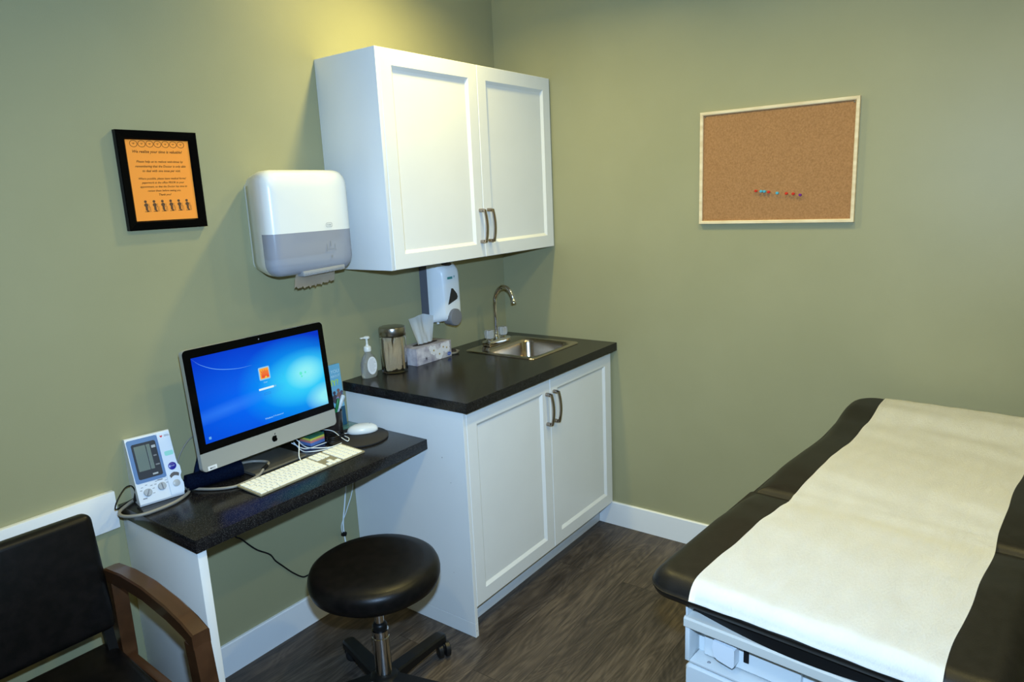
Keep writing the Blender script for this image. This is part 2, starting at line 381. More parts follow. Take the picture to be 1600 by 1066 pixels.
# ------------------------------------------------------------------ paper towel dispenser
t = thing('paper_towel_dispenser', 'white rounded paper towel dispenser with grey see-through window on the left wall', 'dispenser', (-1.308, 0, 1.375))
def disp_loft():
    bm = bmesh.new(); H = .342
    secs = [(-.001, .110, .020, .312, .02), (-.020, .114, .015, .320, .03), (-.024, .120, .006, .334, .04), (-.06, .131, .002, .339, .042), (-.10, .149, 0, H, .043), (-.14, .163, 0, H, .043),
            (-.170, .168, .000, H, .044), (-.188, .166, .004, H-.004, .044), (-.199, .158, .012, H-.014, .040), (-.2055, .145, .026, H-.032, .034), (-.2085, .128, .045, H-.055, .03)]
    loft(bm, [[Vector((a, y, b)) for a, b in rrect(hw, (z1-z0)/2, r, 8, 0, (z0+z1)/2)] for y, hw, z0, z1, r in secs]); return bm
ZW = .140
bm = disp_loft(); cutkeep(bm, (0, 0, ZW), (0, 0, 1)); b2 = disp_loft(); cutkeep(b2, (0, 0, ZW), (0, 0, -1)); cutkeep(b2, (0, -.150, .0), (0, 1, 0)); merge(bm, b2)
cov = link_mesh('cover', bm, white_pl, t, smooth=40)
win_m = mat('smoky_translucent_plastic', (.36, .38, .44), 0.18, alpha=.72)
bm = disp_loft(); cutkeep(bm, (0, 0, ZW), (0, 0, -1)); cutkeep(bm, (0, -.1505, 0), (0, -1, 0))
# notch for the towel slot at the bottom
wd = link_mesh('window', bm, win_m, t, smooth=40); wd['label'] = 'smoky grey see-through lower window'
bm = bmesh.new(); M = Matrix.Translation((0, -.095, .125)) @ Matrix.Rotation(R(90), 4, 'Y')
lathe(bm, [(.02, -.105), (.070, -.105), (.070, .105), (.02, .105)], 32, M=M)
link_mesh('towel_roll', bm, mat('kraft_paper', (.56, .47, .35), .8), t, smooth=40)
box('inner_bracket', -.060, .140, -.176, -.170, .104, .139, mat('inner_slate', (.16, .17, .21), .5), t)
bm = bmesh.new(); zb = .0
n = 26; top = []; 
for k in range(n+1):
    u = k/n; x = -.070+.168*u; ragged = .004*((k % 2)*1.0)+.003*math.sin(k*1.7) - .006*math.sin(u*3.1)
    top.append((x, ragged))
rows = [(-.165, .012), (-.172, .006), (-.168, -.012), (-.160, -.046)]
vs = []
for (y, z) in rows:
    vs.append([bm.verts.new((x+(.004 if z > 0 else 0), y+.0035*math.sin(x*40), z+(rg if z == rows[-1][1] else 0)+.008*(x+.07)/.168)) for x, rg in top])
for a, b in zip(vs[:-1], vs[1:]):
    for i in range(n): bm.faces.new((a[i], a[i+1], b[i+1], b[i]))
bmesh.ops.solidify(bm, geom=bm.faces[:], thickness=.0006)
pt = link_mesh('paper_sheet', bm, mat('kraft_paper', (.56, .47, .35), .8), t, smooth=50); pt['label'] = 'torn brown paper towel hanging out'
bm = bmesh.new(); add_box(bm, -.060, .118, -.205, -.165, -.004, .014, .004, 2, Matrix.Rotation(R(-2.4), 4, 'Y'))
for k in range(30): add_box(bm, -.056+.0056*k, -.0535+.0056*k, -.2075, -.204, -.001, .005, 0, 1, Matrix.Rotation(R(-2.4), 4, 'Y'))
link_mesh('tear_bar', bm, mat('clear_grey_plastic', (.28, .29, .30), .3), t, smooth=40)
mark_m = mat('print_grey', (.22, .23, .24), .5)
bm = bmesh.new(); MM = Matrix.Translation((.060, -.2112, .158))
add_text(bm, 'TORK', .020, 0, 0, 0, bold=.02, M=MM)
for (a, b) in ((-.013, .013),):
    outl = rrect(.0135, .0075, .006, 5); inn = rrect(.0122, .0062, .005, 5)
    A = [bm.verts.new(MM @ Vector((p[0], 0, p[1]))) for p in outl]; B = [bm.verts.new(MM @ Vector((p[0], 0, p[1]))) for p in inn]
    for i in range(len(A)): bm.faces.new((A[i], A[(i+1) % len(A)], B[(i+1) % len(A)], B[i]))
link_mesh('logo', bm, mark_m, t)
bm = bmesh.new()
for (x0, x1, z0, z1) in ((.058, .0605, .086, .104), (.042, .0435, .078, .094), (.076, .0775, .078, .094), (.042, .077, .076, .0775), (.040, .041, .070, .076), (.078, .079, .070, .076)):
    add_box(bm, x0, x1, -.2120, -.2112, z0, z1)
disc(bm, .060, -.2115, .052, .0045, 10); link_mesh('lock_mark', bm, mark_m, t)

# ------------------------------------------------------------------ foam soap dispenser
t = thing('soap_dispenser', 'white wall soap dispenser with round grey push pad under the wall cabinet', 'dispenser', (-.542, 0, 1.070))
bm = bmesh.new()
def srr(y, hw, z0, z1, r, sh=0): return [Vector((a, y-sh*(b-z0), b)) for a, b in rrect(hw, (z1-z0)/2, r, 6, 0, (z0+z1)/2)]
loft(bm, [srr(-.045, .071, .000, .264, .012), srr(-.060, .072, .000, .266, .018), srr(-.078, .071, .002, .262, .024), srr(-.112, .057, .008, .246, .03), srr(-.122, .050, .014, .236, .03), srr(-.126, .038, .026, .222, .026)])
link_mesh('body', bm, mat('cool_white_plastic', (.78, .82, .84), .3), t, smooth=35)
bm = bmesh.new(); loft(bm, [srr(-.0006, .071, .020, .262, .010), srr(-.0446, .069, .018, .264, .012)]); link_mesh('back_plate', bm, mat('slate_plastic', (.105, .11, .135), .45), t, smooth=40)
bm = bmesh.new(); M = Matrix.Translation((0, -.104, .020)) @ Matrix.Rotation(R(90), 4, 'X')
lathe(bm, [(.036, -.01), (.038, .024), (.038, .032), (.035, .036), (.020, .038), (.001, .038)], 36, M=M)
link_mesh('push_pad', bm, mat('pad_grey', (.19, .19, .20), .45), t, smooth=40)
prism_obj('window', [(-.034, .080), (.024, .098), (.029, .108), (.024, .122), (.000, .148), (-.008, .148)], -.1285, -.122, 'y', mat('window_dark', (.02, .018, .022), .12), t, bev=.001)
bm = bmesh.new(); M = Matrix.Translation((0, -.098, .252)) @ Matrix.Rotation(R(35), 4, 'X')
lathe(bm, [(.026, -.006), (.026, .003), (.022, .006), (.001, .007)], 24, M=M @ Matrix.Diagonal((1.1, .6, 1, 1)))
link_mesh('latch_button', bm, mat('button_dark', (.05, .045, .05), .2), t, smooth=40)
teal_m = mat('teal_print', (.03, .26, .25), .5)
bm = bmesh.new(); add_box(bm, -.030, .002, -.1275, -.1262, .190, .200); add_text(bm, 'P', .007, .014, -.1272, .1975, bold=.03); link_mesh('label_mark', bm, teal_m, t)
bm = bmesh.new(); lathe(bm, [(.006, -.010), (.007, .004)], 12, (-.035, -.060, 0)); link_mesh('nozzle', bm, white_pl, t, smooth=40)

# ------------------------------------------------------------------ sanitizer, jar, tissue box, dish
t = thing('sanitizer_bottle', 'clear pump bottle of hand sanitizer beside the glass jar on the counter', 'bottle', (-.992, -.055, .915), R(-8))
def oval(a, b, z, n=28): return [Vector((a*math.cos(2*math.pi*i/n), b*math.sin(2*math.pi*i/n), z)) for i in range(n)]
prof = [(.030, .018, .001), (.034, .021, .006), (.037, .022, .020), (.037, .022, .040), (.035, .021, .062), (.028, .018, .082), (.018, .014, .094), (.0125, .0125, .100), (.0125, .0125, .108)]
bm = bmesh.new(); loft(bm, [oval(*p) for p in prof]); 
link_mesh('bottle', bm, mat('clear_plastic', (.93, .97, 1), .05, trans=.86, ior=1.35), t, smooth=50)
bm = bmesh.new(); outl = [(.022*math.cos(R(a)), .052+.036*math.sin(R(a))) for a in range(0, 360, 12)]
prism(bm, outl, -.0252, -.0222, 'y'); lb = link_mesh('label', bm, mat('label_white', (.75, .76, .76), .5), t, smooth=40)
bm = bmesh.new()
for k, wd_ in enumerate((.018, .026, .030, .032, .033, .033, .032, .030, .026, .018)): add_box(bm, -wd_/2, wd_/2*(.5 if k % 3 == 1 else 1), -.0256, -.0251, .078-.0055*k, .0795-.0055*k)
link_mesh('label_print', bm, mat('print_grey2', (.4, .41, .43), .5), lb)
bm = bmesh.new(); lathe(bm, [(.0145, .108), (.0150, .110), (.0150, .124), (.012, .128), (.007, .130), (.006, .134), (.0042, .135), (.0042, .158), (.012, .159), (.013, .164), (.010, .168), (.001, .169)], 20)
add_box(bm, -.030, 0, -.005, .005, .161, .167, .002)
link_mesh('pump', bm, white_pl, t, smooth=40)

t = thing('storage_jar', 'clear glass jar with steel lid holding wooden tongue depressors, on the counter', 'jar', (-.868, -.072, .9152))
bm = bmesh.new(); lathe(bm, [(.045, .0), (.052, .002), (.054, .008), (.054, .140), (.050, .148), (.048, .150), (.0455, .148), (.0505, .139), (.0505, .010), (.048, .006), (.001, .006)], 40)
link_mesh('glass_body', bm, glass_m, t, smooth=40)
bm = bmesh.new(); lathe(bm, [(.047, .1495), (.053, .150), (.0545, .152), (.0545, .182), (.053, .1855), (.050, .187), (.001, .1885)], 40); link_mesh('lid', bm, mat('lid_steel', (.36, .33, .29), .28, 1), t, smooth=40)
stick_m = noise_col(mat('birch_wood', (.72, .60, .40), .6), (.56, .42, .24), (.80, .68, .46), 30, 3, (8, 8, .6))
bm = bmesh.new(); poly = [(.009*math.cos(R(a)), .066+.009*math.sin(R(a))) for a in range(0, 181, 20)]+[(.009*math.cos(R(a)), -.066+.009*math.sin(R(a))) for a in range(180, 361, 20)]
prism(bm, poly, -.0008, .0008, 'y'); st0 = link_mesh('tongue_depressor', bm, stick_m)
LBL = 'flat wooden tongue depressor standing in the glass jar'
k = 0
for i in range(20):
    o = st0 if i == 0 else st0.copy()
    if i: C.objects.link(o)
    if i < 11:
        a = R(290+i*19); rr = .041
        cx, cy = rr*math.cos(a), rr*math.sin(a); o.rotation_euler = (R(random.uniform(-2, 2)), R(random.uniform(-3, 3)), a+R(90))
        cz = .0835
    else:
        dd, sd, tl = [(.031, -.027, -1), (.033, -.014, 1), (.029, .000, 14), (.025, .008, 11), (.024, .020, 2), (.018, -.012, -9), (.019, .024, 4), (.010, .005, 4), (.002, -.02, -6)][i-11]
        cx, cy = -.68*dd+.73*sd, -.73*dd-.68*sd; cz = .0825; o.rotation_euler = (0, R(tl), R(-43))
    o.location = (-.868+cx, -.072+cy, .9152+cz); tag(o, LBL, 'tongue depressor', 'tongue depressors in the glass jar')

t = thing('tissue_box', 'low floral-printed tissue box between the glass jar and the sink', 'tissue box', (-.6615, -.0535, .915), R(0))
flor_m = mat('floral_card', (.50, .46, .48), .5)
def _fl():
    n, l, b = nt(flor_m); tc = n.new('ShaderNodeTexCoord')
    no = n.new('ShaderNodeTexNoise'); no.inputs['Scale'].default_value = 22; no.inputs['Detail'].default_value = 3
    cr = n.new('ShaderNodeValToRGB'); e = cr.color_ramp.elements; e[0].position = .35; e[0].color = (.30, .27, .31, 1); e[1].position = .65; e[1].color = (.62, .58, .58, 1)
    l.new(tc.outputs['Object'], no.inputs['Vector']); l.new(no.outputs['Fac'], cr.inputs[0]); l.new(cr.outputs[0], b.inputs['Base Color'])
_fl()
bx = box('box', -.110, .110, -.052, .050, .0002, .074, flor_m, t, bev=.001)
bm = bmesh.new()
FQ = [0]
def flower(cx, cz, r, n=5, ph=0):
    for q in range(n):
        a = 2*math.pi*q/n+ph; FQ[0] += 1; disc(bm, cx+.55*r*math.cos(a), -.0522-.00004*FQ[0], cz+.55*r*math.sin(a), .52*r, 14)
for f in ((-.005, .048, .020), (.030, .026, .024), (.056, .052, .019), (.078, .045, .022), (-.022, .060, .012), (.088, .062, .010)): flower(*f, ph=f[0]*40)
link_mesh('flower_print', bm, mat('petal_white', (.74, .72, .71), .5), bx)
for (cx, cz) in ((-.005, .048), (.030, .026), (.056, .052), (.078, .045)):
    bm = bmesh.new(); disc(bm, cx, -.0538, cz, .0045, 10); link_mesh('flower_centre', bm, mat('ochre_print', (.45, .33, .12), .5), bx)
bm = bmesh.new()
for q in range(9):
    a = 2*math.pi*q/9; M = Matrix.Translation((-.052, -.0525-.00005*q, .022)) @ Matrix.Rotation(a, 4, 'Y'); 
    bm.faces.new([bm.verts.new(M @ Vector(p)) for p in ((-.0012, 0, 0), (.0012, 0, 0), (0, 0, .020))])
link_mesh('dark_leaf_print', bm, mat('leaf_dark', (.07, .06, .08), .5), bx)
bm = bmesh.new(); disc(bm, .092, -.0539, .015, .012, 24, .0075); link_mesh('logo', bm, mat('logo_blue', (.03, .10, .42), .5), bx)
bm = bmesh.new(); add_text(bm, 'Kleenex', .017, .092, -.0542, .015, shear=.3, bold=.01); link_mesh('logo_text', bm, mat('petal_white', (.74, .72, .71), .5), bx)
bm = bmesh.new(); M = Matrix.Translation((0, 0, .0745)) @ Matrix.Rotation(R(-90), 4, 'X'); disc(bm, .0, 0, 0, .075, 28, .024, M=M); link_mesh('opening', bm, mat('dark_slot', (.05, .035, .03), .8), bx)
# tissue
bm = bmesh.new(); NU, NV = 22, 12; g = []
for j in range(NV+1):
    v = j/NV; row = []
    for i in range(NU+1):
        u = i/NU
        xt = -.091+.141*u; xb = -.046+.096*u; topz = .196+.006*min(u/.75, 1)-(.013*(u-.75)/.25 if u > .75 else 0)
        x = xb*(1-v)+xt*v; z = .0755*(1-v)+topz*v
        y = .004*math.sin(u*9+v*2)*(.5+v)+.010*math.sin(u*5.2-.7)*v-.003*math.cos(u*22)*(1-v)+.010*max(0, .12-abs(u-.62-.25*(v-.5)))/.12*(.4+.6*v)
        row.append(bm.verts.new((x, y, z)))
    g.append(row)
for j in range(NV):
    for i in range(NU): bm.faces.new((g[j][i], g[j][i+1], g[j+1][i+1], g[j+1][i]))
bmesh.ops.solidify(bm, geom=bm.faces[:], thickness=.0008)
o = link_mesh('tissue', bm, mat('tissue_white', (.80, .83, .84), .9), None, smooth=60, loc=(-.6615, -.0535, .915)); tag(o, 'white tissue sticking up out of the floral tissue box', 'tissue')
t = thing('trinket_dish', 'small dark dish with tan rim just right of the tissue box', 'dish', (-.515, -.075, .915))
bm = bmesh.new(); lathe(bm, [(.022, .0002), (.030, .003), (.034, .012), (.032, .0125), (.028, .005), (.001, .004)], 24); link_mesh('bowl', bm, mat('tan_ceramic', (.40, .32, .20), .35), t, smooth=50)
bm = bmesh.new(); lathe(bm, [(.020, .0045), (.022, .012), (.016, .020), (.001, .022)], 16); link_mesh('lump', bm, mat('dark_lump', (.04, .03, .025), .4), t, smooth=50)

# ------------------------------------------------------------------ all-in-one computer
t = thing('desktop_computer', 'silver all-in-one computer with a blue login screen on the desk', 'computer', (-1.5234, -.1512, .7476), R(1.0))
TL = Matrix.Translation((0, 0, 1.0344-.7476)) @ Matrix.Rotation(-.0708, 4, 'X')
W2, ZT, ZB = .262, .161, -.219; ZC = -.160
def yrr(hw, z0, z1, r, y, n=6): return [TL @ Vector((a, y, b)) for a, b in rrect(hw, (z1-z0)/2, r, n, 0, (z0+z1)/2)]
bm = bmesh.new(); loft(bm, [yrr(W2, ZB, ZT, .014, .0012), yrr(W2, ZB, ZT, .014, .018), yrr(W2-.004, ZB+.004, ZT-.004, .014, .022), yrr(W2-.06, ZB+.06, ZT-.05, .03, .034), yrr(W2-.15, ZB+.13, ZT-.10, .03, .038)])
cs = link_mesh('case', bm, alu_m, t, smooth=40)
bm = bmesh.new(); loft(bm, [yrr(W2, ZB, ZT, .014, .0011), yrr(W2-.0006, ZB+.0006, ZT-.0006, .014, 0)]); cutkeep(bm, TL @ Vector((0, 0, ZC)), TL.to_3x3() @ Vector((0, 0, -1))); ch = link_mesh('chin', bm, alu_m, t)
bm = bmesh.new(); loft(bm, [yrr(W2-.0005, ZB, ZT-.0005, .014, .0010), yrr(W2-.0012, ZB+.001, ZT-.0012, .014, -.0006)]); cutkeep(bm, TL @ Vector((0, 0, ZC)), TL.to_3x3() @ Vector((0, 0, 1))); gl = link_mesh('bezel', bm, gloss_black, t); gl['label'] = 'glossy black screen border'
# screen
scr_m = bpy.data.materials.new('login_screen'); scr_m.use_nodes = True
def _sm():
    n = scr_m.node_tree.nodes; l = scr_m.node_tree.links; b = n['Principled BSDF']
    b.inputs['Base Color'].default_value = (.002, .002, .003, 1); b.inputs['Roughness'].default_value = .12; b.inputs['Specular IOR Level'].default_value = .10; b.inputs['Emission Strength'].default_value = 1.0
    tc = n.new('ShaderNodeTexCoord')
    def blob(cx, cy, sx, sy, rot=0):
        mp = n.new('ShaderNodeMapping'); mp.vector_type = 'TEXTURE'; mp.inputs['Location'].default_value = (cx, cy, 0); mp.inputs['Scale'].default_value = (sx, sy, 1); mp.inputs['Rotation'].default_value = (0, 0, rot)
        g = n.new('ShaderNodeTexGradient'); g.gradient_type = 'SPHERICAL'; l.new(tc.outputs['UV'], mp.inputs['Vector']); l.new(mp.outputs[0], g.inputs[0]); return g.outputs['Fac']
    def mix(base, fac, col, k=1.0):
        m = n.new('ShaderNodeMixRGB'); mu = n.new('ShaderNodeMath'); mu.operation = 'MULTIPLY'; mu.inputs[1].default_value = k
        l.new(fac, mu.inputs[0]); l.new(mu.outputs[0], m.inputs[0]); l.new(base, m.inputs[1]); m.inputs[2].default_value = (*col, 1); return m.outputs[0]
    rgb = n.new('ShaderNodeRGB'); rgb.outputs[0].default_value = (.0, .035, .60, 1)
    c = mix(rgb.outputs[0], blob(.45, .35, .85, .75), (.0, .16, 1.0), 1.0)
    c = mix(c, blob(.80, .40, .52, .62, .3), (.0, .45, 1.0), 1.2)
    c = mix(c, blob(.82, .45, .40, .36, .5), (.05, .72, 1.0), 1.3)
    c = mix(c, blob(.84, .50, .18, .22), (.28, .90, .98), 1.3)
    c = mix(c, blob(1.0, .12, .20, .20), (.30, .90, .98), 1.4)
    c = mix(c, blob(.20, .33, .5, .10, .18), (.04, .25, 1.0), .6)
    l.new(c, b.inputs['Emission Color'])
_sm()
bm = bmesh.new(); uv = bm.loops.layers.uv.new('UVMap'); sx, sz = .238, .134
f = bm.faces.new([bm.verts.new(TL @ Vector(p)) for p in ((-sx, -.0012, -sz), (sx, -.0012, -sz), (sx, -.0012, sz), (-sx, -.0012, sz))])
for lp, q in zip(f.loops, ((0, 0), (1, 0), (1, 1), (0, 1))): lp[uv].uv = q
me = bpy.data.meshes.new('screen'); bm.to_mesh(me); bm.free(); me.materials.append(scr_m)
sc = bpy.data.objects.new('screen', me); C.objects.link(sc); sc.parent = t; sc['label'] = 'glowing blue login screen'
def glow(name, col, s=1.0): return mat(name, (.01, .01, .01), .3, emit=col, es=s)
def onscr(name, fn, m): bm = bmesh.new(); fn(bm); return link_mesh(name, bm, m, sc)
def U(u, v): return (-sx+2*sx*u, -sz+2*sz*v)
Y1, Y2, Y3 = -.0015, -.0018, -.0021
def quad(bm, x0, x1, z0, z1, y, r=.002): bm.faces.new([bm.verts.new(TL @ Vector((a, y, b))) for a, b in rrect((x1-x0)/2, (z1-z0)/2, r, 3, (x0+x1)/2, (z0+z1)/2)])
onscr('user_tile_border', lambda b: quad(b, -.021, .021, .012, .055, Y1, .004), glow('tile_border', (.25, .62, .95)))
onscr('user_tile', lambda b: quad(b, -.017, .017, .016, .051, Y2, .001), glow('tile_orange', (.95, .42, .05)))
def petals(b):
    for q in range(11):
        a = R(-75+15*q); M = TL @ Matrix.Translation((.002, Y3, .018)) @ Matrix.Rotation(a, 4, 'Y'); Lp = min(.032, .0165/max(.2, abs(math.sin(a))))
        b.faces.new([b.verts.new(M @ Vector(p)) for p in ((-.0007, 0, .004), (.0007, 0, .004), (.0019, 0, Lp*.7), (0, 0, Lp), (-.0019, 0, Lp*.7))])
onscr('flower_petals', petals, glow('tile_red', (.85, .07, .02)))
onscr('flower_centre', lambda b: disc(b, .004, Y3-.0002, .020, .004, 10, M=TL), glow('tile_yellow', (.9, .6, .05)))
onscr('password_field', lambda b: (quad(b, -.029, .028, -.020, -.0135, Y1, .001)), glow('field_white', (.75, .93, 1.0)))
onscr('arrow_button', lambda b: disc(b, .0335, Y1, -.0167, .0035, 12, M=TL), glow('btn_blue', (.15, .5, .85)))
def tx(b):
    add_text(b, 'User', .014, 0, Y1, .004, M=TL)
onscr('user_name', tx, glow('text_pale', (.35, .72, 1.0)))
def tx2(b):
    for (x0, x1, z0, z1) in ((-.012, .012, -.0375, -.0368), (-.012, .012, -.0318, -.0311), (-.012, -.0113, -.0375, -.0311), (.0113, .012, -.0375, -.0311)): quad(b, x0, x1, z0, z1, Y1, .0001)
onscr('switch_button', tx2, glow('btn_dark', (.01, .14, .55)))
def tx3(b): add_text(b, 'Windows 7', .036, -.006, Y1, -.116, bold=.01, M=TL); add_text(b, 'Professional', .032, .031, Y1, -.1155, M=TL)
onscr('system_text', tx3, glow('text_pale', (.35, .72, 1.0)))
def swoosh(b):
    def arc(pts, w0):
        P = cr_spline([(U(*p)[0], 0, U(*p)[1]) for p in pts], 10); vs = []
        for i, p in enumerate(P):
            wv = w0*math.sin(math.pi*(i+.4)/(len(P)+.2)); vs.append((b.verts.new(TL @ Vector((p.x, Y1, p.z+wv))), b.verts.new(TL @ Vector((p.x, Y1, p.z-wv)))))
        for a, c in zip(vs[:-1], vs[1:]): b.faces.new((a[0], a[1], c[1], c[0]))
    arc([(.003, .99), (.06, .90), (.16, .815), (.30, .765), (.42, .76)], .0010)
onscr('light_streak', swoosh, glow('streak', (.12, .38, .95)))
def streak2(b):
    for (x0, z0, x1, z1) in ((.88, .29, .985, .025), ):
        a = Vector((U(x0, z0)[0], Y1, U(x0, z0)[1])); c = Vector((U(x1, z1)[0], Y1, U(x1, z1)[1]))
        b.faces.new([b.verts.new(TL @ p) for p in (a, a+Vector((.006, 0, 0)), c+Vector((.001, 0, 0)), c)])
onscr('green_leaf', lambda b: (disc(b, U(.795, .50)[0], Y1, U(.795, .50)[1], .0065, 5, M=TL), disc(b, U(.835, .50)[0], Y1, U(.835, .50)[1], .004, 5, M=TL), disc(b, U(.80, .46)[0], Y1, U(.80, .46)[1], .004, 5, M=TL)), glow('leaf_glow', (.12, .85, .62)))
onscr('access_icon', lambda b: quad(b, *(lambda c: (c[0]-.004, c[0]+.004, c[1]-.004, c[1]+.004))(U(.035, .055)), Y1, .001), glow('icon_blue', (.12, .42, .85)))
# apple mark on the chin, sticker, webcam
def fruit(b):
    pts = []
    for a in range(0, 360, 12):
        r = .0108*(1-.10*math.cos(2*R(a))*0) ; x = r*math.cos(R(a)); z = r*math.sin(R(a))*1.02
        if 70 < a < 110: z -= .0022*(1-abs(a-90)/20)
        if 250 < a < 290: z += .0014*(1-abs(a-270)/20)
        if a < 34 or a > 346: x = .0072+.0006*abs(a-12 if a < 180 else a-372)/10
        pts.append((x, z))
    b.faces.new([b.verts.new(TL @ Vector((x, -.0006, -.1905+z))) for x, z in pts])
    lf = [(.0005, .0125), (.0040, .0135), (.0058, .0185), (.0025, .0172)]
    b.faces.new([b.verts.new(TL @ Vector((x, -.0006, -.1905+z))) for x, z in lf])
bm = bmesh.new(); fruit(bm); link_mesh('logo', bm, gloss_black, t)
bm = bmesh.new(); quad(bm, -.245, -.215, -.2175, -.204, -.0007, .0005); stk = link_mesh('asset_sticker', bm, mat('label_white', (.75, .76, .76), .5), t)
bm = bmesh.new(); add_text(bm, 'MACI', .017, -.230, -.0011, -.2115, M=TL, bold=.02); link_mesh('sticker_text', bm, black_pl, stk)
bm = bmesh.new(); disc(bm, 0, -.0008, .148, .0022, 10, M=TL); link_mesh('webcam', bm, grey_pl, t)
# stand
bm = bmesh.new(); sec = [(-.035, .002), (.130, .002), (.135, .006), (.132, .010), (-.033, .010), (-.036, .006)]
prism(bm, sec, -.100, .100, 'x'); link_mesh('foot', bm, mat('shaded_aluminium', (.16, .16, .15), .3, .6), t, smooth=40)  # aluminium foot; shade under the screen is mixed into its darker colour
bm = bmesh.new(); vs = [(.128, .008), (.120, .06), (.085, .14), (.050, .21)]
rings = [[Vector((-.09, y, z)), Vector((.09, y, z)), Vector((.09, y-.008, z)), Vector((-.09, y-.008, z))] for y, z in vs]; loft(bm, rings); link_mesh('stand_neck', bm, alu_m, t, smooth=40)

# ------------------------------------------------------------------ keyboard
t = thing('keyboard', 'slim aluminium keyboard with white keys in front of the computer', 'keyboard', (-1.499, -.276, .7476), R(0.8))
TK = Matrix.Rotation(R(2.6), 4, 'X')
KW, KD = .4225, .122
bm = bmesh.new(); loft(bm, [[TK @ Vector((a, b, z)) for a, b in rrect(KW/2, KD/2, .004, 4)] for z in (.0045, .0085)])
tube(bm, [(-KW/2+.02, KD/2-.009, .0065), (KW/2-.02, KD/2-.009, .0065)], .006, 10, spline=False)
link_mesh('frame', bm, mat('warm_aluminium', (.30, .27, .17), .4, .2), t, smooth=40)
for x in (-KW/2+.03, KW/2-.03):
    bm = bmesh.new(); lathe(bm, [(.005, 0.0002), (.005, .0032)], 10, (x, -KD/2+.01, 0)); link_mesh('foot_pad', bm, lightgrey_pl, t)
key_m = mat('key_white', (.86, .86, .76), .4)
PX = (KW-.012)/22.6; PY = (KD-.010)/5.62
keys = []
def krow(r, x, ws, h=1.0):
    for wk in ws:
        if wk > 0: keys.append((x, r, wk, h))
        x += abs(wk)
krow(5, 0, [1.05]+[1.0]*13+[.97], .62) if False else None
krow(0, 0, [1.5, 1.25, 1.25, 5.5, 1.25, 1.5][:0])
krow(0, 0, [1.3, 1.2, 1.3, 6.2, 1.3, 1.2, 1.5-.0])
keys[:] = [k for k in keys]
krow(1, 0, [2.1]+[1]*10+[1.9])
krow(2, 0, [1.75]+[1]*11+[1.25])
krow(3, 0, [1.5]+[1]*12+[.5] if False else [1.5]+[1]*11+[1.5])
krow(4, 0, [1]*13+[1.0])
krow(5, 0, [1.0]*14, .62)
nx = 14.35
krow(5, nx, [1]*3, .62); krow(4, nx, [1]*3); krow(3, nx, [1]*3); krow(1, nx+1, [1]); krow(0, nx, [1]*3)
px = nx+3.35+.0
krow(5, px, [1.2]*4, .62); krow(4, px, [1.2]*4); krow(3, px, [1.2]*4); krow(2, px, [1.2]*4); krow(1, px, [1.2]*3); krow(0, px, [2.4, 1.2]); keys.append((px+3.6, 0, 1.2, 2.0))
def keyb(bm, x, r, wk, h):
    x0 = -KW/2+.006+x*PX; y0 = -KD/2+.005+r*PY; bx_ = bmesh.new()
    hh = PY*h if h != 2.0 else PY*2
    loft(bx_, [[TK @ Vector((a, b, z)) for a, b in rrect(wk*PX/2-i_, hh/2-i_, .0015, 2, x0+wk*PX/2, y0+hh/2)] for z, i_ in ((.0086, .0013), (.0108, .0014), (.0112, .0019))])
    merge(bm, bx_)
keys.sort(key=lambda k: (k[1], k[0]))
bm_rest = bmesh.new(); nk = 0
for k_ in keys:
    if nk < 98: bm = bmesh.new(); keyb(bm, *k_); link_mesh('key', bm, key_m, t); nk += 1
    else: keyb(bm_rest, *k_)
o = link_mesh('key', bm_rest, key_m, t); o['kind'] = 'stuff'

# ------------------------------------------------------------------ mouse, pad, things at the back of the desk
DZ = .7476
t = thing('mouse_pad', 'round black mouse pad under the white mouse', 'mouse pad', (-1.195, -.195, DZ))
bm = bmesh.new(); lathe(bm, [(.108, 0), (.1105, .002), (.1105, .006), (.108, .008), (.001, .008)], 48); link_mesh('pad', bm, mat('black_foam', (.016, .015, .015), .75), t, smooth=40)
t = thing('mouse', 'white oval computer mouse on the round black pad', 'mouse', (-1.158, -.178, DZ+.0082), R(-38))
bm = bmesh.new(); rings = []
for z, k in ((0, .90), (.004, 1), (.012, 1.0), (.020, .93), (.026, .80), (.031, .58), (.0335, .30), (.034, .05)):
    rings.append([Vector((.057*k*math.cos(a_)*(1), .030*k*math.sin(a_), z)) for a_ in [2*math.pi*i/32 for i in range(32)]])
loft(bm, rings); link_mesh('shell', bm, white_pl, t, smooth=60)
bm = bmesh.new(); lathe(bm, [(.0035, .0), (.0035, .0025), (.001, .0035)], 12, (.028, 0, .0305)); link_mesh('scroll_ball', bm, lightgrey_pl, t, smooth=60)

t = thing('brochure_holder', 'clear green-tinted acrylic stand holding the booklet at the back of the desk', 'stand', (-1.150, -.030, DZ), R(0))
gacr = mat('green_acrylic', (.30, .62, .50), .08, trans=.7)
box('base_plate', -.0300, .066, -.085, .020, 0.0002, .004, gacr, t, bev=.001)
box('back_plate', -.075, .050, .0165, .0195, .0042, .16, gacr, t, bev=.001)
t = thing('booklet', 'blue booklet with white and green lettering standing behind the computer', 'booklet', (-1.165, -.030, DZ+.0045), R(0))
TB = Matrix.Rotation(R(-3), 4, 'X')
bm = bmesh.new(); add_box(bm, -.075, .053, -.006, .006, .0, .245, .0008, 1, TB); bk = link_mesh('cover', bm, mat('cover_blue', (.15, .42, .62), .4), t)
bm = bmesh.new(); add_box(bm, -.0745, .0525, -.0068, -.0060, .0, .075, 0, 1, TB); link_mesh('dark_band', bm, mat('deep_teal', (.012, .07, .13), .4), bk)
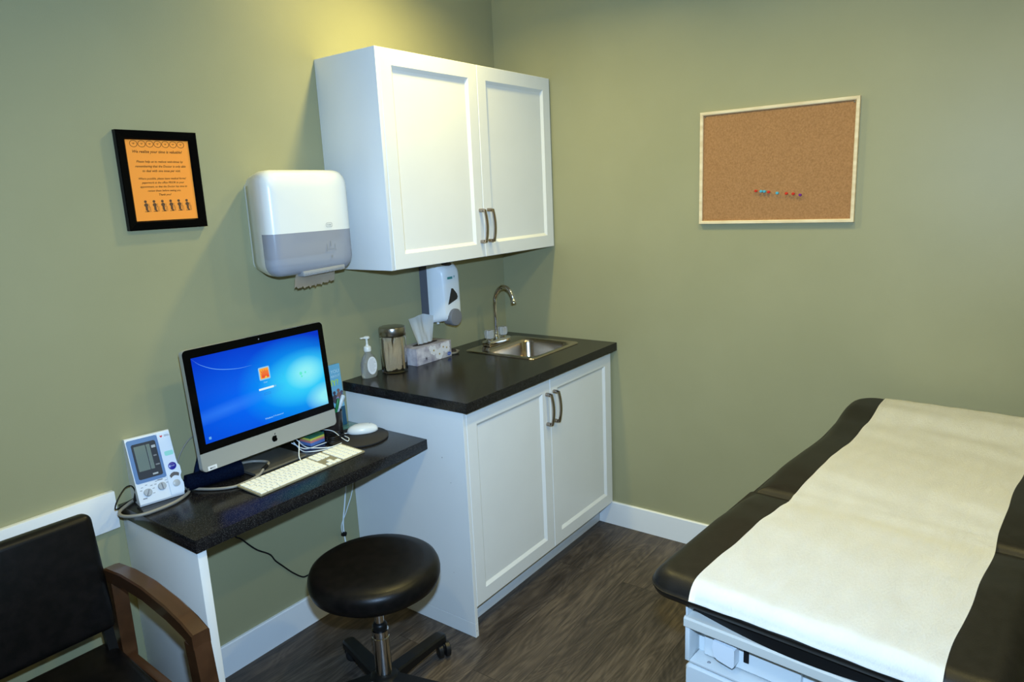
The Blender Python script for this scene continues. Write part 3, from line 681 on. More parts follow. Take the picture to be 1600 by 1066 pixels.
bm = bmesh.new(); add_text(bm, 'DO YOU', .075, .008, -.0066, .218, M=TB); add_text(bm, 'KNOW ABOUT', .090, .002, -.0066, .200, M=TB); link_mesh('title', bm, mat('pale_blue_print', (.55, .75, .85), .5), bk)
bm = bmesh.new(); add_text(bm, 'WHY?', .085, -.006, -.0066, .175, M=TB, bold=.02); link_mesh('green_word', bm, mat('lime_print', (.45, .70, .08), .5), bk)
for i_, (px_, pz_, cm) in enumerate(((-.05, .11, (.10, .05, .04)), (-.02, .118, (.55, .45, .45)), (.010, .112, (.06, .05, .07)), (.030, .118, (.22, .12, .10)), (.044, .108, (.10, .09, .16)), (-.035, .090, (.35, .28, .45)), (.022, .088, (.25, .25, .45)))):
    bm = bmesh.new(); disc(bm, px_, -.0070-.0002*i_, pz_, .012, 12, .018, M=TB); disc(bm, px_, -.0071-.0002*i_, pz_+.024, .007, 12, M=TB); link_mesh('printed_figure', bm, mat('fig%d' % i_, cm, .5), bk)

t = thing('pen_cup', 'black pen cup holding pens beside the right edge of the computer', 'cup', (-1.224, -.092, DZ))
bm = bmesh.new(); lathe(bm, [(.034, .0002), (.035, .004), (.038, .098), (.036, .099), (.033, .006), (.001, .005)], 28); link_mesh('cup', bm, mat('smoky_black_plastic', (.02, .016, .015), .15), t, smooth=40)
def pen(name, label, col, base, tip, capcol=None, r=.0045):
    B = Vector(base); T_ = Vector(tip); L_ = (T_-B).length; d = (T_-B).normalized()
    t = thing(name, label, 'pen', B); q = Vector((0, 0, 1)).rotation_difference(d).to_matrix().to_4x4()
    bm = bmesh.new(); lathe(bm, [(.001, 0), (r*.8, .012), (r, .02), (r, L_*.68)], 12, M=q); link_mesh('barrel', bm, mat(name+label[:5], col, .3), t, smooth=40)
    bm = bmesh.new(); lathe(bm, [(r*1.1, L_*.66), (r*1.1, L_*.98), (r*.8, L_)], 12, M=q); add_box(bm, r*.9, r*1.6, -.0015, .0015, L_*.72, L_*.97, 0, 1, q); link_mesh('cap', bm, mat(name+label[:5]+'c', capcol or col, .3), t, smooth=40)
    return t
pen('pen', 'green capped pen leaning in the black pen cup', (.01, .16, .04), (-1.243, -.105, DZ+.008), (-1.208, -.117, DZ+.146))
pen('marker', 'thick pale grey-blue marker leaning right out of the pen cup', (.40, .50, .58), (-1.235, -.085, DZ+.010), (-1.176, -.108, DZ+.150), (.55, .64, .70), .0065)
pen('pen', 'black pen standing behind the green pen in the cup', (.02, .02, .02), (-1.212, -.072, DZ+.008), (-1.212, -.064, DZ+.150))
t = thing('notepad_stack', 'stack of coloured sticky notes under the right side of the computer', 'notepads', (-1.316, -.082, DZ), R(2))
z = 0.0003
for nm, cm, h in (('note_pad', (.12, .22, .50), .012), ('note_pad', (.75, .25, .22), .008), ('note_pad', (.72, .66, .10), .008), ('note_pad', (.03, .16, .08), .006)):
    b_ = box(nm, -.032, .032, -.030, .030, z, z+h, mat('note_%.2f' % cm[0], cm, .6), t, bev=.0003); z += h+.0001
t = thing('coiled_cord', 'black cord bundle lying right of the sticky notes on the desk', 'cord', (-1.235, -.160, DZ))
bm = bmesh.new()
tube(bm, [(.038*math.cos(a_/10*math.pi*2)*(1-.004*a_), .022*math.sin(a_/10*math.pi*2)-.0, .005+.0007*a_) for a_ in range(0, 34)], .003, 6, k=3); link_mesh('loops', bm, black_pl, t, smooth=60)
t.location.x = -1.262; t.location.y = -.150

# white cables
tag(tube_obj('usb_cable', [(-1.420, -.150, DZ+.052), (-1.440, -.172, DZ+.030), (-1.455, -.190, DZ+.014), (-1.462, -.2085, DZ+.005)], .0019, cable_w), 'white cable running down to the back of the keyboard', 'cable')
tag(tube_obj('usb_cable', [(-1.398, -.085, DZ+.028), (-1.395, -.125, DZ+.003), (-1.385, -.160, DZ+.003), (-1.345, -.188, DZ+.003), (-1.300, -.190, DZ+.004), (-1.265, -.165, DZ+.004), (-1.275, -.140, DZ+.005), (-1.330, -.138, DZ+.006), (-1.385, -.130, DZ+.008), (-1.410, -.09, DZ+.03)], .0019, cable_w), 'white cable looping flat behind the keyboard', 'cable')
tag(tube_obj('usb_cable', [(-1.385, -.080, DZ+.036), (-1.380, -.130, DZ+.0125), (-1.360, -.170, DZ+.0105), (-1.325, -.199, DZ+.008), (-1.280, -.2005, DZ+.008)], .0019, cable_w), 'white cable curving under the right half of the computer', 'cable')
tag(tube_obj('mouse_cable', [(-1.2035, -.1455, DZ+.013), (-1.217, -.135, DZ+.012), (-1.233, -.160, DZ+.015), (-1.240, -.195, DZ+.013), (-1.262, -.213, DZ+.0125), (-1.256, -.170, DZ+.018), (-1.255, -.120, DZ+.034), (-1.280, -.055, DZ+.036)], .0016, cable_w), 'thin white mouse cable looping left of the round pad', 'cable')

# ------------------------------------------------------------------ blood pressure monitor
t = thing('blood_pressure_monitor', 'white blood pressure monitor with grey display at the left end of the desk', 'medical monitor', (-1.8826, -.1006, DZ), R(-10.65))
TF = Matrix.Translation((0, 0, .0076)) @ Matrix.Rotation(-.3549, 4, 'X')
BW, BH = .1253, .1995
bm = bmesh.new(); yb = math.sin(.3549)*BH; zt = math.cos(.3549)*BH+.0076
prism(bm, [(0.004, .001), (.001, .0076), (yb+.001, zt-.001), (yb+.006, zt+.0005), (yb+.022, zt-.004), (.100, .03), (.100, .001)], -BW/2, BW/2, 'x')
bmesh.ops.bevel(bm, geom=[e for e in bm.edges if e.calc_face_angle(0) > R(25)], offset=.0025, segments=2, profile=.5, affect='EDGES')
link_mesh('housing', bm, mat('medical_white', (.72, .76, .80), .35), t, smooth=40)
def face(name, poly, m, y0=0, y1=-.0015, par=None):
    bm = bmesh.new(); prism(bm, [((u-.5)*BW, v*BH) for u, v in poly], y0, y1, 'y', M=TF); return link_mesh(name, bm, m, par or t)
def rct(u0, u1, v0, v1, r=.03):
    return [(u0+r, v0), (u1-r, v0), (u1, v0+r*.6), (u1, v1-r*.6), (u1-r, v1), (u0+r, v1), (u0, v1-r*.6), (u0, v0+r*.6)]
face('blue_surround', rct(.02, .70, .31, .97), mat('soft_blue', (.10, .20, .40), .4))
dp = face('display', rct(.10, .64, .36, .90), mat('display_grey', (.045, .05, .06), .2), -.0015, -.0022)
lcd_m = mat('lcd_green_grey', (.16, .20, .18), .2)
face('lcd_panel', rct(.15, .40, .48, .86, .005), lcd_m, -.0022, -.0026, dp); face('lcd_strip', rct(.42, .50, .48, .86, .005), lcd_m, -.0022, -.0026, dp)
face('display_print', rct(.53, .62, .79, .83, .003), lightgrey_pl, -.0022, -.0025, dp); face('display_print', rct(.53, .60, .66, .68, .003), grey_pl, -.0022, -.0025, dp)
face('display_print', rct(.53, .62, .52, .54, .003), grey_pl, -.0022, -.0025, dp); face('display_tag', rct(.42, .54, .39, .415, .003), lightgrey_pl, -.0022, -.0025, dp)
bulge = [(.70, .02), (1.0, .02), (1.02, .08), (1.03, .16), (1.0, .22), (1.0, .27), (1.04, .32), (1.04, .42), (1.0, .47), (.99, .55), (.98, .98), (.70, .98)]
face('control_strip', bulge, mat('strip_white', (.68, .76, .86), .3), 0, -.0035)
def fdisc(name, u, v, r, m, h=.003, y0=-.0035):
    bm = bmesh.new(); M = TF @ Matrix.Translation(((u-.5)*BW, y0, v*BH)) @ Matrix.Rotation(R(90), 4, 'X'); lathe(bm, [(r, 0), (r, h*.7), (r*.85, h), (.0005, h)], 24, M=M); return link_mesh(name, bm, m, t, smooth=40)
fdisc('start_button', .87, .445, .0115, mat('button_navy', (.02, .02, .28), .3))
fdisc('stop_button', .87, .175, .0105, lightgrey_pl)
bm = bmesh.new(); add_text(bm, 'START', .014, .37*BW, -.0068, .445*BH, M=TF); link_mesh('button_text', bm, mat('print_pale', (.55, .6, .75), .5), t)
face('arc_label', [(.76, .305), (.80, .335), (.87, .35), (.94, .335), (.98, .315), (.96, .27), (.92, .285), (.87, .295), (.82, .285), (.78, .265)], mat('label_dark', (.10, .09, .09), .4), -.0035, -.0045)
face('teal_label', rct(.77, .97, .615, .685, .02), mat('mint', (.30, .68, .60), .4), -.0035, -.0040)
bm = bmesh.new(); hs = [(.004*(16*math.sin(a)**3)/16, .004*(13*math.cos(a)-5*math.cos(2*a)-2*math.cos(3*a)-math.cos(4*a))/16) for a in [2*math.pi*i/24 for i in range(24)]]
bm.faces.new([bm.verts.new(TF @ Vector((.29*BW+x, -.0038, .925*BH+z))) for x, z in hs]); link_mesh('heart_logo', bm, mat('logo_red', (.60, .02, .04), .4), t)
bm = bmesh.new(); 
for k in range(2): add_box(bm, .355*BW, .475*BW-.002*k, -.0039, -.0036, (.915+.015*k)*BH, (.922+.015*k)*BH, 0, 1, TF)
link_mesh('logo_text', bm, grey_pl, t)
for (u, v, rot) in ((.22, .155, 25), (.55, .19, -5)):
    kb = fdisc('dial', u, v, .0115, lightgrey_pl, .006, 0)
    bm = bmesh.new(); M = TF @ Matrix.Translation(((u-.5)*BW, -.0062, v*BH)) @ Matrix.Rotation(R(rot), 4, 'Y'); add_box(bm, -.0011, .0011, -.003, 0, -.009, .009, .0004, 1, M); link_mesh('pointer', bm, grey_pl, kb)
bm = bmesh.new()
for (u, v) in ((.09, .20), (.12, .24), (.22, .265), (.33, .24), (.36, .19), (.42, .24), (.45, .28), (.66, .26), (.68, .22), (.35, .12)): add_box(bm, (u-.5)*BW-.003, (u-.5)*BW+.003, -.0004, 0, v*BH, v*BH+.0015, 0, 1, TF)
add_box(bm, -.41*BW, -.32*BW, -.0005, 0, .07*BH, .085*BH, 0, 1, TF); add_box(bm, -.02*BW, .10*BW, -.0005, 0, .285*BH, .30*BH, 0, 1, TF)
link_mesh('dial_print', bm, grey_pl, t)

# air tube and cables
tag(tube_obj('air_hose', [(-1.835, -.030, DZ+.030), (-1.800, -.075, DZ+.006), (-1.812, -.118, DZ+.0055), (-1.865, -.150, DZ+.0055), (-1.925, -.158, DZ+.0055), (-1.975, -.150, DZ+.0055), (-2.005, -.118, DZ+.006), (-2.000, -.078, DZ+.006), (-1.965, -.045, DZ+.0055), (-1.925, -.022, DZ+.006), (-1.860, -.012, DZ+.012)], .0048, tube_g), 'thick grey rubber hose looping around the blood pressure monitor', 'hose')
tag(tube_obj('cuff_hose', [(-1.805, -.060, DZ+.0055), (-1.790, -.105, DZ+.0055), (-1.755, -.168, DZ+.0055), (-1.715, -.205, DZ+.0055), (-1.680, -.207, DZ+.0055), (-1.650, -.204, DZ+.0055), (-1.615, -.196, DZ+.0075), (-1.585, -.180, DZ+.0165), (-1.555, -.160, DZ+.0175), (-1.548, -.135, DZ+.018), (-1.575, -.105, DZ+.022), (-1.615, -.100, DZ+.028), (-1.645, -.112, DZ+.034)], .0046, tube_g), 'grey hose lying on the desk between the blue cuff and keyboard', 'hose')
bm = bmesh.new(); tube(bm, [(-1.592, -.184, DZ+.0165), (-1.568, -.170, DZ+.0175)], .0062, 10, spline=False); cn = link_mesh('hose_coupling', bm, black_pl, None, smooth=60); tag(cn, 'small black coupling on the grey hose by the keyboard corner', 'coupling')
t = thing('power_cord', 'thin black cord plugged into the left side of the blood pressure monitor', 'cord', (0, 0, 0))
tube_obj('cord', [(-1.932, -.045, DZ+.018), (-1.938, -.052, DZ+.048), (-1.950, -.060, DZ+.066), (-1.972, -.070, DZ+.068), (-2.000, -.080, DZ+.045), (-2.008, -.075, DZ+.020), (-1.992, -.060, DZ+.012), (-1.955, -.030, DZ+.008), (-1.925, -.012, DZ+.006)], .0019, black_pl, t)
bm = bmesh.new(); tube(bm, [(-1.939, -.046, DZ+.012), (-1.933, -.048, DZ+.034)], .005, 10, spline=False); tube(bm, [(-1.942, -.048, DZ+.012), (-1.926, -.046, DZ+.012)], .0045, 8, spline=False); link_mesh('plug', bm, black_pl, t, smooth=60)

# cuff
navy = noise_col(mat('navy_fabric', (.003, .008, .028), .85, spec=.1), (.002, .006, .022), (.005, .012, .038), 200, 2, bump=.3, bscale=500)
t = thing('blood_pressure_cuff', 'rolled navy blue cuff lying under the left side of the computer', 'cuff', (-1.723, -.118, DZ+.031), R(-12))
bm = bmesh.new(); n = 40; pts = []
for i in range(n*2+1):
    a = 2*math.pi*i/n; r = .012+.0095*i/n; pts.append((r*math.cos(a), r*math.sin(a)))
rings = []
for x in (-.085, -.083, -.03, .03, .083, .085):
    rings.append([Vector((x, p[0], p[1])) for p in pts]+[Vector((x, p[0]*1.0, p[1]*1.0)) * 1 for p in []])
vs = [[bm.verts.new(p) for p in r] for r in rings]
for a_, b_ in zip(vs[:-1], vs[1:]):
    for i in range(len(a_)-1): bm.faces.new((a_[i], a_[i+1], b_[i+1], b_[i]))
bmesh.ops.solidify(bm, geom=bm.faces[:], thickness=-.005)
link_mesh('roll', bm, navy, t, smooth=60)
bm = bmesh.new(); rings = []
for i, (y, z, hw) in enumerate(((.028, -.02, .060), (.045, .02, .055), (.055, .055, .045), (.052, .082, .030), (.055, .092, .018))):
    rings.append([Vector((-.058+.017*i, y, z)), Vector((.035, y, z)), Vector((.035, y+.010, z)), Vector((-.058+.017*i, y+.010, z))])
loft(bm, rings); link_mesh('flap', bm, navy, t, smooth=60)
tag(tube_obj('grey_wire', [(-1.80, -.030, DZ+.050), (-1.775, -.022, DZ+.095), (-1.735, -.018, DZ+.135), (-1.690, -.018, DZ+.145)], .0022, tube_g), 'thin grey wire arching between the pressure monitor and computer', 'wire')

# cords under the desk
tag(tube_obj('black_cord', [(-1.640, -.010, .60), (-1.625, -.012, .50), (-1.600, -.010, .470), (-1.550, -.008, .408), (-1.500, -.010, .365), (-1.480, -.010, .330), (-1.452, -.008, .295), (-1.415, -.008, .250), (-1.375, -.010, .212), (-1.345, -.010, .206), (-1.28, -.012, .20)], .0028, black_pl), 'black power cord drooping along the wall under the desk', 'cord')
t = thing('white_cable_pair', 'pair of white cables hanging under the desk against the wall', 'cable', (0, 0, 0))
tube_obj('cable', [(-1.128, -.022, .70), (-1.132, -.022, .55), (-1.152, -.022, .43), (-1.168, -.022, .36), (-1.170, -.022, .30), (-1.160, -.022, .20)], .0030, cable_w, t)
tube_obj('cable', [(-1.105, -.030, .70), (-1.108, -.030, .50), (-1.150, -.028, .40), (-1.180, -.024, .345), (-1.174, -.020, .295)], .0018, cable_w, t)
bm = bmesh.new(); add_box(bm, -.010, .010, -.008, .008, -.009, .009, .004, 2, Matrix.Translation((-1.171, -.022, .303)) @ Matrix.Rotation(R(20), 4, 'Y')); link_mesh('cable_tie', bm, black_pl, t, smooth=40)

# ------------------------------------------------------------------ framed notice
t = thing('framed_notice', 'black framed orange notice hanging on the left wall', 'picture frame', (-1.6965, 0, 1.6945))
hw, hh, fw, dp_ = .1215, .1435, .0265, .020
bm = bmesh.new()
def rr_(a, b, y): return [Vector((-a, y, -b)), Vector((a, y, -b)), Vector((a, y, b)), Vector((-a, y, b))]
loft(bm, [rr_(hw, hh, -.0005), rr_(hw, hh, -dp_+.002), rr_(hw-.002, hh-.002, -dp_), rr_(hw-fw+.004, hh-fw+.004, -dp_+.002), rr_(hw-fw, hh-fw, -dp_+.007)], cap0=True, cap1=False)
link_mesh('frame', bm, gloss_black, t)
bm = bmesh.new(); a, b = hw-fw+.001, hh-fw+.001; bm.faces.new([bm.verts.new(p) for p in rr_(a, b, -.0125)])
nt_ = link_mesh('notice_sheet', bm, mat('orange_paper', (.92, .31, .04), .45, coat=.25), t); nt_['label'] = 'orange printed notice sheet'
ink = mat('brown_ink', (.05, .015, .006), .6, spec=.2)
SH = 2*b; SW = 2*a; yk = -.0128
def vz(f): return b-f*SH
bm = bmesh.new()
add_text(bm, 'We realize your time is valuable!', .150, -.003, yk, vz(.150), shear=.3, bold=.012)
link_mesh('notice_heading', bm, ink, nt_)
bm = bmesh.new()
for s_, wd_, f_, cx_ in (('Please help us to reduce wait-times by', .142, .270, 0), ('remembering that the Doctor is only able', .154, .328, .0005), ('to deal with one issue per visit.', .116, .384, .001),
                         ('Where possible, please leave medical forms/', .146, .478, .0015), ('paperwork at the office PRIOR to your', .130, .528, .001), ('appointment, so that the Doctor has time to', .144, .578, .0015), ('review these before seeing you.', .102, .628, .001), ('Thank you!', .038, .678, .001)):
    add_text(bm, s_, wd_, cx_, yk, vz(f_), shear=.3, bold=.010)
link_mesh('notice_text', bm, ink, nt_)
bm = bmesh.new()
for q in range(7):
    cx_ = -.072+.0237*q; ringflat(bm, cx_, yk, vz(.052), .0085, .0097, 20, sx=1.18); ringflat(bm, cx_, yk, vz(.052), .0012, .0020, 8)
    bm.faces.new([bm.verts.new((cx_+p[0], yk, vz(.052)+p[1])) for p in ((-.005, .0015), (.005, .0015), (.005, .0021), (-.005, .0021))])
link_mesh('clock_drawings', bm, ink, nt_)
bm = bmesh.new()
for q in range(6):
    cx_ = -.060+.0255*q; z0 = vz(.885)
    def R4(x0, x1, a0, a1): bm.faces.new([bm.verts.new((cx_+p[0], yk-.0001, z0+p[1])) for p in ((x0, a0), (x1, a0), (x1, a1), (x0, a1))])
    disc(bm, cx_-.002, yk, z0+.030, .0042, 10); disc(bm, cx_-.001, yk-.0002, z0+.020, .0062, 10, .0055)
    R4(-.004, .003, .004, .015); R4(-.007, .006, 0, .0015); R4(.007, .008, 0, .024); R4(.004, .0075, .014, .0152); R4(-.001, .005, .0, .004); R4(.0105, .0113, 0, .015)
link_mesh('waiting_figure_drawings', bm, mat('sepia_ink', (.11, .05, .02), .5), nt_)

# ------------------------------------------------------------------ cork board
t = thing('cork_board', 'cork notice board with pale wood frame on the right wall', 'notice board', (0, -1.326, 1.6725))
hwy, hz = .2915, .2195; fr = .0125
cork_m = noise_col(mat('cork', (.30, .17, .07), .8), (.28, .135, .045), (.40, .200, .075), 160, 5, lo=.3, hi=.7, bump=.4, bscale=300)
pine_m = noise_col(mat('pine', (.72, .58, .36), .5), (.66, .52, .30), (.78, .66, .43), 8, 4, (6, 1.2, 6))
def board_frame():
    bm = bmesh.new()
    def q(a, b, x): return [Vector((x, -a, -b)), Vector((x, a, -b)), Vector((x, a, b)), Vector((x, -a, b))]
    loft(bm, [q(hwy, hz, -.0005), q(hwy, hz, -.018), q(hwy-.001, hz-.001, -.019), q(hwy-fr+.003, hz-fr+.003, -.019), q(hwy-fr, hz-fr, -.017), q(hwy-fr, hz-fr, -.010)], cap0=True, cap1=False); return bm
link_mesh('frame', board_frame(), pine_m, t)
box('cork_panel', -.0105, -.003, -hwy+fr-.001, hwy-fr+.001, -hz+fr-.001, hz-fr+.001, cork_m, t, bev=0)
for s in (-1, 1):
    bm = bmesh.new(); M = Matrix.Translation((-.0105, s*(hwy-fr-.006), hz-fr-.006)) @ Matrix.Rotation(R(-90), 4, 'Y'); lathe(bm, [(.0035, 0), (.003, .002), (.001, .003)], 12, M=M); link_mesh('screw', bm, chrome_m, t, smooth=50)
pc = {'r': (.55, .035, .02), 'b': (.08, .38, .50), 'p': (.16, .03, .22)}
names = {'r': 'red', 'b': 'blue', 'p': 'purple'}
pins = [('r', -1.266, 1.575, 'red push pin, leftmost in the row on the cork board'), ('b', -1.286, 1.573, 'blue push pin, left one of the touching blue pair'), ('b', -1.2985, 1.572, 'blue push pin, right one of the touching blue pair'),
        ('r', -1.315, 1.569, 'red push pin just right of the touching blue pair'), ('b', -1.347, 1.564, 'single blue push pin in the middle of the row'), ('r', -1.381, 1.561, 'red push pin just right of the single blue pin'),
        ('r', -1.406, 1.559, 'red push pin just left of the purple pin'), ('p', -1.431, 1.554, 'purple push pin at the right end of the row')]
for c_, y_, z_, lab in pins:
    z_ += 0.003
    p_ = thing('push_pin', lab, 'push pin', (-.0106, y_+.002, z_), 0, 'push pins on the cork board')
    bm = bmesh.new(); M = Matrix.Rotation(R(-90), 4, 'Y'); lathe(bm, [(.0045, .001), (.0045, .002), (.0028, .004), (.0028, .008), (.0052, .0105), (.0052, .013), (.004, .014)], 14, M=M); link_mesh('head', bm, mat('pin_'+names[c_], pc[c_], .2), p_, smooth=40)
    bm = bmesh.new(); lathe(bm, [(.0005, -.004), (.0006, .0015)], 6, M=M); link_mesh('needle', bm, chrome_m, p_)

# ------------------------------------------------------------------ rolling stool
t = thing('rolling_stool', 'black round rolling stool in front of the base cabinet', 'stool', (-1.497, -.575, 0), 0)
bm = bmesh.new(); ZS = .508; RS = .202
lathe(bm, [(.150, ZS-.078), (.187, ZS-.076), (.199, ZS-.068), (.204, ZS-.052), (.205, ZS-.040), (.203, ZS-.027), (.197, ZS-.014), (.183, ZS-.005), (.150, ZS-.001), (.08, ZS), (.001, ZS)], 64)
link_mesh('seat', bm, black_vinyl, t, smooth=60)
bm = bmesh.new(); lathe(bm, [(.175, ZS-.086), (.182, ZS-.080), (.182, ZS-.0755), (.001, ZS-.0755)], 48); add_box(bm, -.09, .09, -.09, .09, ZS-.10, ZS-.084, .004); link_mesh('seat_plate', bm, black_pl, t, smooth=40)
bm = bmesh.new(); tube(bm, [(.05, -.04, ZS-.098), (.12, -.098, ZS-.096), (.150, -.122, ZS-.090)], .008, 8); link_mesh('lever', bm, black_pl, t, smooth=50)
bm = bmesh.new(); lathe(bm, [(.0145, .22), (.0145, ZS-.099)], 24); link_mesh('piston', bm, chrome_m, t, smooth=50)
bm = bmesh.new(); lathe(bm, [(.0225, .2695), (.0240, .284), (.020, .292), (.0146, .294)], 24); link_mesh('collar', bm, black_pl, t, smooth=50)
bm = bmesh.new(); lathe(bm, [(.027, .07), (.027, .243), (.0255, .2455), (.0265, .248), (.0265, .268), (.024, .269)], 32); link_mesh('column', bm, chrome_m, t, smooth=30)
bm = bmesh.new(); lathe(bm, [(.045, .062), (.050, .070), (.050, .098), (.040, .108), (.029, .112)], 32); link_mesh('hub', bm, black_pl, t, smooth=40)
def arm_bm(ang):
    bm = bmesh.new(); rings = []
    Mz = Matrix.Rotation(ang, 4, 'Z')
    for x, hw_, z0, z1 in ((.030, .027, .066, .104), (.12, .025, .066, .098), (.23, .023, .064, .091), (.274, .023, .060, .087), (.288, .019, .058, .083), (.296, .010, .058, .077)):
        rings.append([Mz @ Vector(p) for p in ((x, -hw_, z0), (x, -hw_, z1-.006), (x, -hw_+.006, z1), (x, hw_-.006, z1), (x, hw_, z1-.006), (x, hw_, z0))])
    loft(bm, rings); return bm
for q in range(5):
    ang = R(2+72*q); a = link_mesh('arm', arm_bm(ang), black_pl, t, smooth=40)
    px_, py_ = .284*math.cos(ang), .284*math.sin(ang); rot = ang+R([58, 75, 40, -50, 10][q])
    c_ = bpy.data.objects.new('caster', None)
    bm = bmesh.new(); M = Matrix.Translation((px_, py_, 0)) @ Matrix.Rotation(rot, 4, 'Z')
    for s in (-1, 1):
        Mw = M @ Matrix.Translation((-.014, s*.013, .0280)) @ Matrix.Rotation(R(90), 4, 'X'); lathe(bm, [(.022, -.010), (.0275, -.007), (.0275, .007), (.022, .010)], 24, M=Mw)
    add_box(bm, -.03, .012, -.004, .004, .025, .054, .003, 1, M)
    bm2 = bmesh.new(); lathe(bm, [(.0055, .048), (.0055, .062)], 10, M=M)
    bm2.free(); link_mesh('caster', bm, mat('caster_black', (.010, .010, .010), .35, spec=.35), t, smooth=40)

# ------------------------------------------------------------------ armchair (lower left)
t = thing('armchair', 'black vinyl armchair with brown wooden arms, left of the desk', 'chair', (-2.365, -.38, 0), R(-2.0))
wood_m = noise_col(mat('walnut_stain', (.10, .045, .022), .35, coat=.2), (.040, .016, .006), (.072, .030, .012), 5, 5, (3, .5, 3))
def rcushion(name, hx, hy, hz_, bev, M, m, parent, crown=0):
    bm = bmesh.new(); b = bmesh.new(); bmesh.ops.create_cube(b, size=1)
    for v in b.verts: v.co = Vector((v.co.x*2*hx, v.co.y*2*hy, v.co.z*2*hz_))
    bmesh.ops.bevel(b, geom=b.edges[:], offset=bev, segments=5, profile=.5, affect='EDGES'); merge(bm, b, M)
    return link_mesh(name, bm, m, parent, smooth=60)
MB_ = Matrix.Translation((0, .212, .658)) @ Matrix.Rotation(R(-9), 4, 'X')
rcushion('backrest', .2515, .028, .162, .020, MB_, black_vinyl, t)
rcushion('seat', .255, .255, .040, .026, Matrix.Translation((0, -.012, .384)) @ Matrix.Rotation(R(3), 4, 'X'), black_vinyl, t)
for s in (-1, 1):
    bm = bmesh.new(); X = s*.2745; hw_ = .0215
    ctr = [(.230, .628), (.20, .640), (.10, .655), (-.02, .660), (-.14, .651), (-.22, .636), (-.268, .620)]
    rings = []
    for y, z in ctr: rings.append([Vector((X+dx, y, z+dz)) for dx, dz in ((-hw_, -.018), (-hw_, .015), (-hw_+.004, .019), (hw_-.004, .019), (hw_, .015), (hw_, -.018))])
    loft(bm, rings); link_mesh('armrest', bm, wood_m, t, smooth=30)
    bm = bmesh.new(); loft(bm, [[Vector((X+a_*.0205, y+b_*.0235, z)) for a_, b_ in ((-1, -1), (1, -1), (1, 1), (-1, 1))] for y, z in ((-.300, 0), (-.262, .45), (-.245, .606))]); lg = link_mesh('leg', bm, wood_m, t)
    bm = bmesh.new(); loft(bm, [[Vector((X+a_*.0190, y+b_*.0215, z)) for a_, b_ in ((-1, -1), (1, -1), (1, 1), (-1, 1))] for y, z in ((.270, 0), (.200, .40), (.198, .625))]); link_mesh('leg', bm, wood_m, t)
    box('side_rail', X-.012, X+.012, -.25, .20, .350, .395, wood_m, t, bev=.003)
box('cross_rail', -.262, .262, .150, .172, .330, .375, wood_m, t, bev=.003)
box('cross_rail', -.262, .262, -.235, -.213, .330, .375, wood_m, t, bev=.003)
for s in (-1, 1):
    bm = bmesh.new(); loft(bm, [[Vector((s*.235+a_*.012, y+b_*.010, z)) for a_, b_ in ((-1, -1), (1, -1), (1, 1), (-1, 1))] for y, z in ((.172, .34), (.205, .50))]); link_mesh('back_bracket', bm, black_pl, t)

